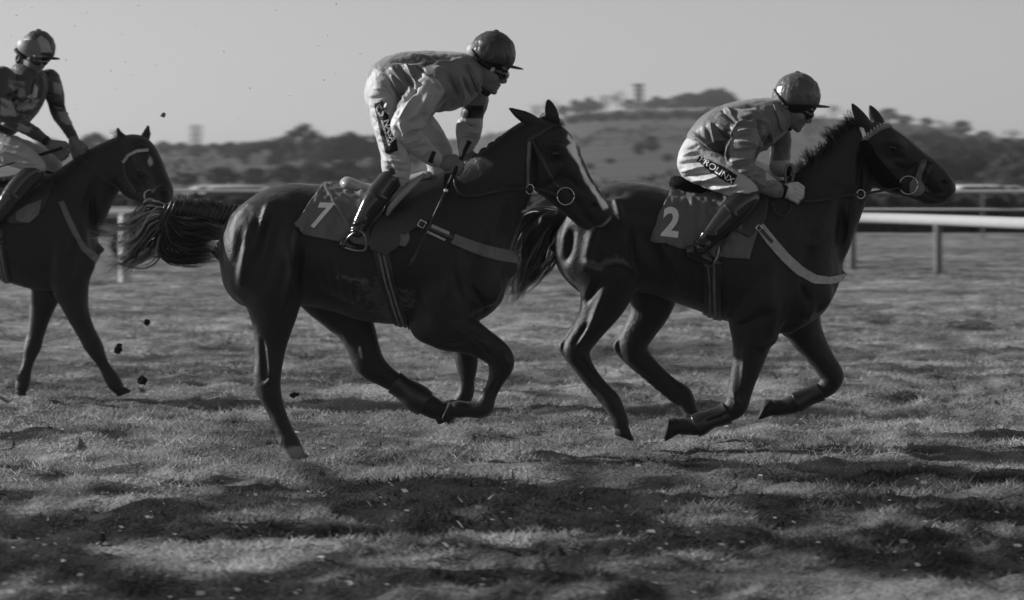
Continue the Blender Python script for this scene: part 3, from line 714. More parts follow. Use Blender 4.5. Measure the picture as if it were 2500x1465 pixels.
# low dark trailer standing on the far side of the rail, seen through the plaited tail
tx = at(395, HOR, 60.0)[0]; e = empty('flat_trailer', (tx, 60.0, 0), 'low dark flat trailer on rubber wheels seen through the plaited tail', 'trailer')
part('deck', box((-1.6, -.7, .42), (1.7, .7, .56)), M['car_dark'], e)
part('headboard', box((-1.6, -.7, .562), (-1.52, .7, .95)), M['car_dark'], e)
for k in range(5): part('side_board', box((-1.5 + k * .63, -.74, .565), (-.9 + k * .63, -.703, .86)), M['car_dark'], e)
tube_v, tube_f = tube_arrays([[1.7, 0, .48], [2.3, 0, .46], [2.75, 0, .5]], [.05, .04, .03], 8, 3); part('drawbar', (tube_v, tube_f), M['car_dark'], e, True)
for a in (-.75, .62):
    for s_ in (-1, 1): lathe_wheel((a, s_ * .6, .24), .25, .2, e)
# ------------------------------------------------------------------ horses
M['coat'] = mat('bay_coat', .02, .45, .42, attr=True, ns=9, na=.35, bump=.7, bs=190, stretch=(.35, 1, 1), sheen=.10, bdist=.005)
def coat_detail(m):
    """veins and hair lie: fine relief on the coat"""
    n = m.node_tree.nodes; l = m.node_tree.links; b = n['Principled BSDF']; tc = n['Texture Coordinate']
    nz = n.new('ShaderNodeTexNoise'); nz.inputs['Scale'].default_value = 6.5; nz.inputs['Detail'].default_value = 3; nz.inputs['Distortion'].default_value = .6; l.new(tc.outputs['Object'], nz.inputs['Vector'])
    rd = n.new('ShaderNodeMath'); rd.operation = 'SUBTRACT'; l.new(nz.outputs[0], rd.inputs[0]); rd.inputs[1].default_value = .5
    ab = n.new('ShaderNodeMath'); ab.operation = 'ABSOLUTE'; l.new(rd.outputs[0], ab.inputs[0])
    mr = n.new('ShaderNodeMapRange'); mr.interpolation_type = 'SMOOTHSTEP'; mr.inputs[1].default_value = .0; mr.inputs[2].default_value = .035; mr.inputs[3].default_value = 1; mr.inputs[4].default_value = 0; l.new(ab.outputs[0], mr.inputs[0])
    n3 = n.new('ShaderNodeTexNoise'); n3.inputs['Scale'].default_value = 11; n3.inputs['Detail'].default_value = 2; l.new(tc.outputs['Object'], n3.inputs['Vector'])
    b1 = n.new('ShaderNodeBump'); b1.inputs['Strength'].default_value = .4; b1.inputs['Distance'].default_value = .02; l.new(n3.outputs[0], b1.inputs['Height'])
    b2 = n.new('ShaderNodeBump'); b2.inputs['Strength'].default_value = .2; b2.inputs['Distance'].default_value = .004; l.new(mr.outputs[0], b2.inputs['Height']); l.new(b1.outputs[0], b2.inputs['Normal'])
    old = [q for q in n if q.type == 'BUMP' and q not in (b1, b2)][0]; l.new(b2.outputs[0], old.inputs['Normal'])
coat_detail(M['coat'])
M['hair'] = mat('horse_hair', .02, .45, .5, attr=True, na=.2)
M['hoof'] = mat('hoof_horn', .02, .6, .3, ns=30, na=.4)
M['eye'] = mat('horse_eye', .006, .08, .6, na=.1)
M['leather'] = mat('dark_leather', .022, .33, .6, ns=40, na=.3, bump=.1, bs=120)
M['tack_pale'] = mat('pale_webbing', .42, .6, .3, ns=30, na=.2, bump=.1, bs=150)
M['tack_grey'] = mat('grey_webbing', .17, .65, .3, ns=30, na=.2, bump=.1, bs=150)
M['metal'] = mat('bit_metal', .65, .22, .5, ns=30, na=.1, metal=1.)
M['cloth_grey'] = mat('number_cloth', .14, .5, .4, ns=6, na=.15, bump=.35, bs=22, stretch=(1, 1, .5), bdist=.012)
M['print_white'] = mat('white_print', .85, .6, .2, ns=15, na=.08)
M['iron'] = mat('dull_iron', .25, .38, .5, ns=30, na=.2, metal=1.)
M['fleece'] = mat('black_sheepskin', .012, .95, .1, ns=60, na=.5, bump=1., bs=180, bdist=.02)
M['seat_leather'] = mat('saddle_leather', .28, .35, .5, ns=14, na=.15, coat=.2)

def hoof(pl, parent, top, tip, r0, r1, dy, white=False):
    """horn cone with a slanting front wall, flat sole and heel; top / tip in pixels"""
    a = pl.p(*top, dy); b = pl.p(*tip, dy); d = (b - a); L = np.linalg.norm(d); d /= L
    side = np.array([0, 1., 0]); fr = np.cross(d, side)
    V = []; F = []; n = 16; rings = [(-.15, .88), (0, 1.), (.12, 1.03), (.5, 1.12), (1., 1.22), (1.015, .8)]
    for t, s_ in rings:
        rr = (r0 + (r1 - r0) * min(max(t, 0), 1)) * pl.m * s_ / 1.08
        for k in range(n):
            th = 2 * math.pi * k / n; c_ = math.cos(th); tt = t * (.80 + .20 * c_) if t > 0 else t
            V.append(a + d * L * tt + fr * (c_ * rr * .95 + max(t, 0) * L * .10) + side * (math.sin(th) * rr * .88))
    for q in range(len(rings) - 1):
        for k in range(n): F.append((q * n + k, q * n + (k + 1) % n, (q + 1) * n + (k + 1) % n, (q + 1) * n + k))
    F += [tuple(range(n))[::-1], tuple((len(rings) - 1) * n + k for k in range(n))]
    return mk('hoof', np.array(V), F, M['tack_grey'] if white else M['hoof'], parent)

def horse_body(D, trunk, chains, ears, eyes, lo, hi, subs=(), bumps=(), relief=(), h=.0086, smooth=2):
    pl = Plane(D); f = Field(at(*lo, D) - [0, .42, 0], at(*hi, D) + [0, .42, 0], h)
    pl.loft(f, trunk, k=.03)
    for c, k in chains: pl.chain(f, c, k=k)
    for x, y, rx, ry, rz, dy, k in bumps: f.ell(pl.p(x, y, dy), np.array([rx, ry, rz]) * pl.m, k=k)
    for c, k in ears: pl.chain(f, c, k=k)
    for x, y, rx, ry, rz, dy, k in subs: f.ell(pl.p(x, y, dy), np.array([rx, ry, rz]) * pl.m, k=k, sub=True)
    S = f.mesh(smooth); pl.relief(S, [(*a[:5], a[5] * 2.5) for a in relief])
    S.V = S.V + S.N * (.0016 * vnoise(S.V, 14, 71) + .0010 * vnoise(S.V * [1, 1, .6], 34, 72))[:, None]; S.renorm()
    return pl, S

def eyeball(pl, S, px, py, r, parent, lift=.3):
    q = at(px, py, pl.D - .1); o_ = Vector((0, 0, CAMH)); d = (Vector(q) - o_).normalized(); hh = S.bvh.ray_cast(o_ + d * (pl.D - 1.5), d)
    c = np.array(hh[0]) if hh[0] is not None else q
    c = c + np.array(d) * r * pl.m * (1 - lift)
    V = []; F = []; n, m_ = 14, 8
    for i_ in range(m_ + 1):
        for k in range(n):
            a = math.pi * i_ / m_; b = 2 * math.pi * k / n
            V.append(c + r * pl.m * np.array([math.sin(a) * math.cos(b) * 1.15, math.sin(a) * math.sin(b), math.cos(a) * .85]))
    for i_ in range(m_):
        for k in range(n): F.append((i_ * n + k, i_ * n + (k + 1) % n, (i_ + 1) * n + (k + 1) % n, (i_ + 1) * n + k))
    return mk('eye', np.array(V), F, M['eye'], parent)

class ObjSurf:
    def __init__(s, o):
        b = parent_base(o); s.bvh = BVHTree.FromPolygons([tuple(np.array(v.co) + b) for v in o.data.vertices], [tuple(p.vertices) for p in o.data.polygons])

def ring(name, c, r, t, mt, parent, ax=(0, 1, 0), a0=0, a1=2 * math.pi, n=28):
    """wire ring in the plane across ax"""
    ax = np.array(ax, float); ax /= np.linalg.norm(ax); u = np.cross(ax, [0, 0, 1.]); u /= np.linalg.norm(u); v = np.cross(u, ax)
    P = [c + r * (math.cos(a) * u + math.sin(a) * v) for a in np.linspace(a0, a1, n)]
    return tube(name, P, t, mt, parent, 8, 1)

# ================================================================== number seven: the near horse
N, FA = -.13, .13       # near-side and far-side legs
tr7 = [(537, 585, 640, 26), (545, 552, 690, 52), (562, 527, 722, 76), (590, 500, 745, 96), (640, 466, 752, 112), (700, 448, 748, 118), (760, 450, 748, 112), (820, 456, 762, 113), (880, 460, 782, 117),
       (940, 458, 790, 121), (1000, 450, 794, 118), (1050, 440, 798, 108), (1100, 434, 798, 95), (1150, 470, 790, 86), (1195, 520, 768, 76), (1225, 568, 735, 60), (1240, 610, 690, 34)]
ch7 = [([(1115, 575, 125, 78), (1188, 482, 90, 54), (1240, 415, 64, 42), (1285, 365, 52, 36), (1318, 335, 40, 34)], .06),
       # head: nasal line, cheek and jaw, chin
       ([(1330, 330, 36, 36), (1352, 355, 46, 42), (1382, 405, 42, 36), (1412, 455, 35, 28), (1440, 495, 34, 27), (1458, 518, 28, 24)], .02),
       ([(1318, 385, 34, 36), (1334, 425, 44, 33), (1362, 462, 34, 27), (1395, 502, 24, 21), (1425, 535, 19, 19), (1436, 545, 14, 17)], .02),
       ([(1462, 505, 24, 25), (1474, 520, 20, 25), (1462, 538, 16, 22)], .015),
       # near hind (standing leg)
       ([(665, 560, 88, 60, -.10), (660, 660, 84, 62, N), (668, 745, 58, 46, N), (664, 810, 40, 32, N), (657, 880, 30, 24, N), (653, 938, 27, 20, N), (666, 978, 19, 16, N), (684, 1025, 15, 13, N), (701, 1068, 17, 15, N), (708, 1084, 18, 16, N), (718, 1100, 14, 14, N), (724, 1110, 14, 14, N)], .03),
       ([(640, 800, 14, 12, N), (632, 880, 10, 9, N), (630, 944, 8, 9, N), (648, 975, 10, 11, N), (668, 1022, 7, 7, N), (688, 1075, 8, 8, N)], .012),
       # far hind (swinging forward)
       ([(740, 640, 80, 55, .1), (815, 730, 66, 48, FA), (862, 790, 46, 36, FA), (884, 840, 36, 28, FA), (900, 885, 34, 25, FA), (935, 915, 24, 19, FA), (985, 948, 20, 16, FA), (1018, 972, 26, 21, FA), (1045, 990, 22, 18, FA), (1072, 1003, 20, 18, FA)], .025),
       # near fore (folded)
       ([(1075, 640, 95, 52, -.12), (1080, 740, 72, 50, -.14), (1085, 795, 54, 42, -.15), (1130, 815, 44, 36, -.15), (1180, 840, 33, 28, -.15), (1218, 868, 29, 25, -.15), (1224, 893, 26, 22, -.15), (1208, 935, 16, 14, -.15), (1190, 973, 16, 14, -.15), (1178, 996, 21, 18, -.15), (1150, 1000, 15, 14, -.15), (1126, 999, 16, 15, -.15), (1110, 1000, 16, 15, -.15)], .02),
       ([(1028, 790, 26, 26, -.12), (1042, 808, 24, 24, -.15), (1085, 825, 20, 22, -.15)], .03),
       # far fore
       ([(1120, 700, 70, 50, .12), (1128, 780, 42, 36, .14), (1135, 850, 27, 24, .14), (1140, 885, 24, 21, .14), (1139, 930, 17, 15, .14), (1136, 962, 17, 15, .14), (1122, 985, 17, 15, .14), (1100, 1000, 17, 15, .14)], .02)]
ear7 = [([(1318, 308, 15, 9, -.06), (1288, 290, 15, 8, -.075), (1262, 276, 9, 5, -.08), (1243, 264, 2.5, 2, -.085)], .008),
        ([(1352, 300, 16, 9, .05), (1346, 274, 15, 8, .06), (1341, 256, 9, 5, .06), (1338, 245, 2.5, 2, .06)], .008)]
b7 = [(1366, 366, 22, 10, 15, -.078, .02), (1402, 368, 15, 12, 16, .05, .03), (1178, 705, 38, 22, 40, -.16, .04), (1125, 650, 60, 18, 85, -.16, .05), (640, 600, 60, 22, 90, -.2, .05), (600, 620, 40, 20, 95, -.16, .04),
      (1330, 415, 34, 10, 40, -.062, .02), (1452, 503, 20, 9, 16, -.045, .012)]
s7 = [(1452, 507, 11, 9, 10, -.072, .01), (1305, 430, 7, 16, 60, -.10, .03), (1262, 560, 14, 40, 70, -.16, .05)]
rel7 = [(770, 610, 796, 715, 7, 1.4), (796, 618, 820, 723, 7, 1.4), (822, 626, 844, 731, 7, 1.4), (848, 634, 868, 739, 7, 1.4), (874, 642, 892, 747, 7, 1.4), (640, 830, 648, 930, 6, -3), (668, 985, 700, 1060, 3, -2.5), (655, 850, 662, 920, 6, 2.5), (1214, 925, 1190, 970, 3, -2.5), (1225, 860, 1235, 885, 7, 2.5), (1160, 850, 1200, 870, 6, -2.5), (575, 560, 570, 640, 14, 3), (628, 540, 606, 600, 9, -5), (1090, 620, 1130, 740, 10, -3), (820, 560, 870, 780, 40, 3), (1000, 690, 1040, 790, 14, -3), (640, 700, 690, 520, 20, -4), (690, 760, 728, 560, 10, 5), (660, 520, 620, 640, 10, -6), (612, 560, 586, 700, 12, 5), (640, 555, 655, 500, 9, 4), (1195, 560, 1150, 700, 14, -5), (1150, 700, 1190, 760, 9, -5), (1120, 600, 1090, 730, 16, 4),
        (1060, 840, 1150, 835, 8, -3), (1110, 800, 1190, 840, 8, 4), (900, 760, 1000, 700, 30, -4), (760, 700, 900, 770, 20, -3), (1218, 690, 1200, 740, 8, 5), (735, 600, 725, 720, 9, -5), (702, 600, 712, 690, 7, 4),
        (1342, 352, 1372, 356, 7, 3.5), (1342, 398, 1378, 392, 9, -2.5), (1330, 460, 1370, 430, 8, -3), (1380, 430, 1425, 470, 9, -2.5), (1420, 525, 1462, 548, 3.5, -3.5), (1300, 380, 1290, 450, 8, -4), (1240, 500, 1215, 600, 12, -4),
        (645, 940, 660, 925, 6, 3), (1190, 845, 1140, 820, 7, 3), (880, 840, 892, 880, 6, 3)]
pl7, S7 = horse_body(16.4, tr7, ch7, ear7, None, (515, 1150), (1510, 230), s7, b7, rel7)
S7.tone = np.full(len(S7.V), .0105)
pl7.paint(S7, [(1387, 326), (1406, 347), (1411, 379), (1429, 421), (1452, 460), (1478, 493), (1486, 507), (1472, 513), (1455, 480), (1430, 450), (1415, 409), (1396, 379), (1382, 360), (1397, 349), (1385, 337)], .8, soft=4, noise=3)
pl7.paint(S7, [(1446, 556), (1470, 550), (1490, 528), (1492, 535), (1474, 560), (1446, 566)], .25, soft=4)
pl7.paint(S7, [(880, 690), (930, 684), (950, 700), (975, 720), (1010, 715), (1000, 740), (968, 760), (960, 790), (935, 785), (900, 735), (875, 735)], .055, soft=8, noise=34, nscale=75)
pl7.paint(S7, [(815, 671), (900, 683), (898, 690), (840, 680), (812, 676)], .09, soft=4, noise=9, nscale=45)
pl7.paint(S7, [(722, 560), (1010, 600), (1005, 680), (830, 672), (724, 656)], .010, soft=3, mix=.7)
pl7.paint(S7, [(690, 1092), (750, 1090), (750, 1130), (690, 1130)], .2, soft=12, near=16.4, noise=5, nscale=50)
H7 = empty('racehorse', (*at(880, HOR, 16.4)[:2], 0), 'dark bay racehorse with a white face blaze and plaited mane, cloth number seven', 'horse', 'galloping racehorses')
mk('body', S7.V, S7.F, M['coat'], H7, tone=S7.tone)
eyeball(pl7, S7, 1356, 375, 10, H7)
hoof(pl7, H7, (719, 1100), (733, 1126), 16, 20, N, True); hoof(pl7, H7, (1066, 1000), (1100, 1034), 20, 26, FA)
hoof(pl7, H7, (1116, 1000), (1080, 1000), 17, 21, -.15); hoof(pl7, H7, (1104, 998), (1080, 1018), 16, 19, .14)
# plaited mane: a row of little rolled plaits with pale ties, and the forelock
for k, (x, y) in enumerate(((1118, 416), (1140, 399), (1160, 384), (1180, 369), (1200, 355), (1219, 342), (1238, 330), (1256, 320), (1272, 311))):
    f = Field(pl7.p(x, y) - .07, pl7.p(x, y) + .07, .006); f.ell(pl7.p(x, y + 2, -.01), np.array([11, 8, 9]) * pl7.m, k=.005); f.ell(pl7.p(x + 3, y - 4, -.015), np.array([7, 6, 6]) * pl7.m, k=.006); f.ell(pl7.p(x + 4, y + 8, -.03), np.array([8, 6, 10]) * pl7.m, k=.006)
    Sp = f.mesh(2); Sp.V = Sp.V + Sp.N * (.002 * vnoise(Sp.V, 120, 4))[:, None]; pq = mk('plait', Sp.V, Sp.F, M['hair'], H7, tone=np.full(len(Sp.V), .012))
    ring('plait_tie', pl7.p(x + 1, y + 1, -.026), .009, .0012, M['tack_pale'], pq, ax=(1, -.3, .6), n=12)
strands('forelock', [[(1315, 300, 0), (1340, 285, -.02), (1368, 292, -.04)], [(1312, 298, 0), (1325, 282, 0), (1345, 278, 0)], [(1330, 295, 0), (1362, 296, -.05), (1382, 312, -.06)]], 120, M['hair'], H7, pl7, r=.0016, spread=.008, tones=[.01, .02, .05])
tl = []
f = Field(pl7.p(370, 700) - [.02, .12, 0], pl7.p(640, 470) + [.02, .12, 0], .007)
pl7.chain(f, [(610, 535, 30, 24), (570, 527, 26, 20), (520, 522, 20, 17), (470, 514, 18, 16), (430, 509, 19, 17), (412, 520, 17, 15), (404, 540, 14, 13), (400, 565, 9, 9)], k=.01)
St = f.mesh(2)
pxs, pys = pl7.pix(St.V); St.V = St.V + St.N * (.004 * np.sin(pxs * .55 + pys * .25) * (pys < 548) + .006 * vnoise(St.V * [1, 1, .6], 35, 9))[:, None]; St.renorm()
T7 = mk('tail', St.V, St.F, M['hair'], H7, tone=np.full(len(St.V), .014))
gA = [[(425, 505, 0), (380, 484, .02), (345, 508, .02), (300, 545, 0), (234, 560, 0)], [(402, 520, 0), (368, 520, -.03), (330, 556, -.03), (272, 578, 0), (232, 574, 0)], [(402, 512, 0), (362, 492, .03), (338, 525, .03), (318, 562, .03), (296, 588, 0)],
      [(400, 535, 0), (365, 570, -.02), (335, 606, 0), (300, 640, .02), (266, 655, .02)], [(402, 555, 0), (375, 618, .02), (345, 636, 0), (310, 645, 0)], [(398, 545, 0), (360, 548, .03), (325, 590, .04), (282, 610, .03)], [(400, 570, 0), (390, 625, 0), (350, 648, .02), (305, 655, .02), (268, 668, .03)],
      [(402, 526, 0), (372, 556, .02), (345, 600, .02), (330, 640, .02)], [(400, 560, 0), (372, 580, 0), (350, 610, 0), (322, 628, 0)]]
strands('tail_hair', gA, 1300, M['hair'], T7, pl7, r=.0011, spread=.026, wob=.05, seed=3, locks=85, tones=[.02, .06, .16, .3, .45])
gB = [[(404, 540, 0), (396, 590, 0), (412, 628, 0), (455, 640, 0), (510, 634, .02)], [(408, 548, 0), (425, 585, 0), (470, 605, 0), (530, 612, .02)], [(404, 545, -.03), (420, 598, -.04), (462, 622, -.03), (545, 602, 0)], [(410, 535, -.03), (450, 560, -.04), (500, 560, -.03), (548, 575, 0)], [(400, 560, -.03), (388, 618, -.03), (425, 640, -.02), (485, 642, 0), (535, 628, 0)], [(420, 530, -.03), (465, 540, -.03), (515, 545, -.02), (552, 555, 0)], [(410, 550, -.04), (440, 590, -.05), (490, 592, -.04), (545, 588, -.02)]]
strands('tail_hair', gB, 1200, M['hair'], T7, pl7, r=.0014, spread=.019, wob=.02, seed=4, locks=140, tones=[.006, .01, .015, .03, .09])
strands('tail_hair', [[(560, 508, 0), (540, 498, 0), (528, 488, 0)], [(500, 500, 0), (480, 494, 0), (468, 486, 0)], [(455, 497, 0), (440, 490, 0), (432, 482, 0)], [(530, 505, 0), (510, 497, 0), (500, 490, 0)]], 160, M['hair'], T7, pl7, r=.0012, spread=.022, wob=.01, seed=5, tones=[.03, .1])

# ================================================================== number two: the leading horse
tr2 = [(1354, 590, 620, 26), (1360, 562, 650, 50), (1376, 538, 678, 72), (1400, 510, 702, 88), (1432, 480, 722, 104), (1470, 456, 724, 113), (1520, 443, 716, 117), (1580, 449, 716, 112), (1640, 462, 736, 112), (1700, 466, 757, 116),
       (1760, 466, 780, 118), (1820, 456, 797, 112), (1880, 442, 812, 102), (1930, 448, 808, 92), (1975, 500, 790, 80), (2015, 568, 757, 64), (2040, 622, 712, 42), (2050, 652, 685, 20)]
ch2 = [([(1930, 612, 125, 78), (1985, 530, 98, 58), (2037, 455, 76, 46), (2083, 395, 58, 38), (2118, 355, 46, 35)], .06),
       ([(2122, 335, 36, 34), (2150, 348, 42, 40), (2190, 370, 38, 34), (2232, 400, 34, 27), (2272, 428, 31, 26), (2300, 450, 26, 24)], .02),
       ([(2128, 372, 36, 36), (2142, 405, 42, 33), (2172, 430, 36, 28), (2212, 448, 30, 23), (2250, 472, 18, 19), (2266, 488, 12, 16)], .02),
       ([(2302, 448, 24, 25), (2312, 462, 18, 24), (2300, 480, 15, 21), (2276, 488, 12, 18)], .015),
       ([(1470, 560, 90, 60, -.10), (1485, 645, 76, 58, N), (1478, 720, 56, 44, N), (1455, 775, 38, 30, N), (1420, 830, 28, 22, N), (1405, 858, 26, 21, N), (1432, 905, 18, 15, N), (1468, 950, 15, 13, N), (1494, 982, 18, 16, N), (1508, 1010, 14, 13, N), (1516, 1036, 17, 16, N)], .03),
       ([(1428, 765, 13, 11, N), (1392, 818, 9, 9, N), (1370, 846, 6, 8, N), (1390, 874, 9, 10, N), (1425, 922, 7, 7, N), (1478, 985, 9, 9, N), (1494, 1000, 8, 9, N)], .01),
       ([(1560, 610, 85, 55, .1), (1590, 690, 66, 48, FA), (1590, 750, 46, 38, FA), (1565, 800, 36, 28, FA), (1545, 842, 32, 25, FA), (1560, 875, 26, 21, FA), (1605, 915, 19, 15, FA), (1645, 948, 17, 14, FA), (1668, 968, 20, 17, FA), (1684, 1000, 15, 13, FA), (1692, 1025, 17, 15, FA)], .025),
       ([(1556, 770, 12, 11, FA), (1528, 815, 9, 9, FA), (1503, 845, 6, 8, FA), (1524, 872, 9, 10, FA), (1570, 915, 7, 7, FA), (1635, 968, 8, 9, FA), (1658, 984, 8, 9, FA)], .01),
       ([(1870, 650, 95, 52, -.12), (1855, 750, 68, 50, -.14), (1838, 830, 44, 36, -.15), (1822, 895, 34, 28, -.15), (1806, 955, 27, 23, -.15), (1796, 992, 24, 21, -.15), (1768, 1012, 18, 15, -.15), (1732, 1024, 16, 13, -.15), (1702, 1038, 21, 17, -.15), (1680, 1042, 15, 14, -.15), (1658, 1040, 18, 16, -.15)], .02),
       ([(1806, 770, 24, 26, -.12), (1808, 800, 20, 24, -.15), (1815, 850, 18, 20, -.15)], .03),
       ([(1945, 700, 62, 48, .10), (1955, 790, 46, 36, .13), (1985, 845, 34, 28, .14), (2015, 890, 27, 23, .14), (2032, 920, 25, 21, .14), (2018, 947, 19, 16, .14), (1978, 966, 16, 13, .14), (1940, 986, 20, 17, .14), (1914, 994, 15, 14, .14), (1890, 995, 18, 16, .14)], .02)]
ear2 = [([(2120, 316, 15, 9, -.06), (2104, 292, 15, 8, -.07), (2090, 270, 9, 5, -.07), (2080, 253, 2.5, 2, -.07)], .008),
        ([(2150, 312, 15, 9, .05), (2138, 288, 14, 8, .055), (2130, 272, 9, 5, .06), (2124, 259, 2.5, 2, .06)], .008)]
b2 = [(2186, 352, 22, 10, 13, -.076, .02), (1990, 720, 40, 22, 42, -.15, .04), (1930, 660, 60, 18, 90, -.16, .05), (1455, 600, 60, 22, 90, -.2, .05), (1410, 600, 36, 20, 80, -.15, .04), (2138, 395, 36, 10, 40, -.062, .02), (2306, 447, 19, 9, 15, -.045, .012), (1525, 655, 45, 20, 52, -.16, .03)]
s2 = [(2305, 450, 11, 9, 10, -.070, .01), (2098, 430, 7, 16, 50, -.10, .03), (2055, 560, 14, 40, 70, -.16, .05)]
rel2 = [(1610, 560, 1636, 700, 7, 1.6), (1634, 566, 1658, 706, 7, 1.6), (1658, 572, 1680, 712, 7, 1.6), (1682, 578, 1702, 718, 7, 1.6), (1706, 584, 1724, 724, 7, 1.6), (1415, 870, 1470, 940, 3, -2.5), (1455, 770, 1415, 840, 6, 3), (1436, 790, 1400, 840, 5, -3), (1780, 1008, 1720, 1028, 3, -2.5), (1830, 860, 1815, 960, 5, -2.5), (1790, 960, 1800, 985, 6, 2.5), (1600, 560, 1660, 700, 14, 3), (1900, 740, 1880, 820, 10, 3), (1395, 560, 1380, 640, 10, -6), (1430, 640, 1520, 640, 6, 4), (1520, 640, 1556, 668, 5, 4), (1540, 560, 1548, 650, 9, -5), (1450, 560, 1430, 650, 14, 4), (1560, 560, 1640, 690, 20, -4), (1440, 480, 1530, 470, 9, -4), (1500, 480, 1520, 540, 9, 3), (1480, 700, 1440, 800, 9, 4), (1460, 690, 1430, 740, 8, -4),
        (1985, 600, 1960, 690, 16, -5), (1990, 745, 1965, 775, 8, 6), (1960, 700, 1975, 740, 8, -5), (1880, 640, 1870, 760, 22, 4), (1720, 640, 1740, 760, 20, -4), (1800, 800, 1870, 770, 10, -4), (1860, 850, 1980, 770, 8, 4), (1820, 840, 1815, 950, 8, 3),
        (2165, 345, 2200, 352, 7, 3.5), (2175, 385, 2210, 385, 9, -2.5), (2150, 440, 2195, 415, 9, -3), (2225, 405, 2265, 440, 9, -2.5), (2255, 470, 2308, 490, 3.5, -3.5), (2105, 360, 2110, 440, 8, -4), (2080, 480, 2050, 600, 14, -5), (2040, 480, 1990, 580, 20, 3)]
pl2, S2 = horse_body(17.0, tr2, ch2, ear2, None, (1335, 1115), (2350, 240), s2, b2, rel2)
S2.tone = np.full(len(S2.V), .0105)
pl2.paint(S2, [(1420, 645), (1470, 636), (1510, 622), (1518, 634), (1550, 650), (1500, 645), (1450, 660)], .09, soft=5, noise=9, nscale=40)
H2 = empty('racehorse', (*at(1700, HOR, 17.0)[:2], 0), 'leading dark racehorse with a loose upright mane, cloth number two', 'horse', 'galloping racehorses')
mk('body', S2.V, S2.F, M['coat'], H2, tone=S2.tone)
eyeball(pl2, S2, 2180, 361, 9.5, H2)
hoof(pl2, H2, (1516, 1032), (1521, 1078), 16, 21, N); hoof(pl2, H2, (1692, 1018), (1680, 1052), 16, 20, FA)
hoof(pl2, H2, (1664, 1038), (1618, 1046), 19, 26, -.15); hoof(pl2, H2, (1896, 994), (1850, 996), 18, 24, .14)
cr2 = [tuple(a) for a in catmull([(1950, 442), (1975, 412), (2000, 384), (2025, 357), (2050, 334), (2075, 318), (2098, 306)], 4)]; hm2 = np.random.default_rng(9).uniform(.45, 1.15, len(cr2))
gm = [[(x, y + 12, dy), (x - 9 * hm2[k], y - 10 * hm2[k], dy * 1.5), (x - 24 * hm2[k], y - 24 * hm2[k], dy * 2)] for k, (x, y) in enumerate(cr2) for dy in (-.015, .015)]
gm += [[(x, y + 6, -.02), (x - 12, y + 6, -.05), (x - 20, y + 34, -.07)] for x, y in cr2[:18:2]]
strands('mane', gm, 2000, M['hair'], H2, pl2, r=.001, spread=.013, wob=.02, seed=11, locks=520, tones=[.01, .02, .05, .12], segs=8)
gt = [[(1392, 526, 0), (1335, 515, .02), (1275, 552, .02), (1243, 615, 0), (1232, 690, 0), (1236, 745, 0)], [(1392, 532, 0), (1345, 540, -.02), (1312, 592, -.02), (1284, 660, 0), (1246, 738, 0)], [(1388, 540, 0), (1365, 590, 0), (1352, 640, 0), (1310, 688, .02), (1252, 735, .02)], [(1390, 530, 0), (1322, 528, .03), (1270, 590, .03), (1256, 660, .02), (1240, 720, .02)], [(1390, 536, 0), (1350, 560, -.03), (1322, 630, -.02), (1290, 690, 0), (1262, 715, 0)], [(1388, 528, 0), (1310, 508, .03), (1262, 525, .03), (1246, 575, .03), (1250, 640, .03)]]
f = Field(pl2.p(1250, 720) - [.02, .1, 0], pl2.p(1420, 490) + [.02, .1, 0], .008)
pl2.chain(f, [(1405, 540, 22, 20), (1370, 535, 20, 18), (1335, 548, 26, 16), (1310, 590, 32, 16), (1300, 640, 26, 14), (1282, 680, 14, 10)], k=.01); St = f.mesh(2); St.V += St.N * (.005 * vnoise(St.V * [1, 1, .4], 40, 9))[:, None]; St.renorm()
T2 = mk('tail', St.V, St.F, M['hair'], H2, tone=np.full(len(St.V), .012))
strands('tail_hair', gt, 1300, M['hair'], T2, pl2, r=.0011, spread=.026, wob=.04, seed=12, locks=80, tones=[.015, .05, .12, .22, .36])

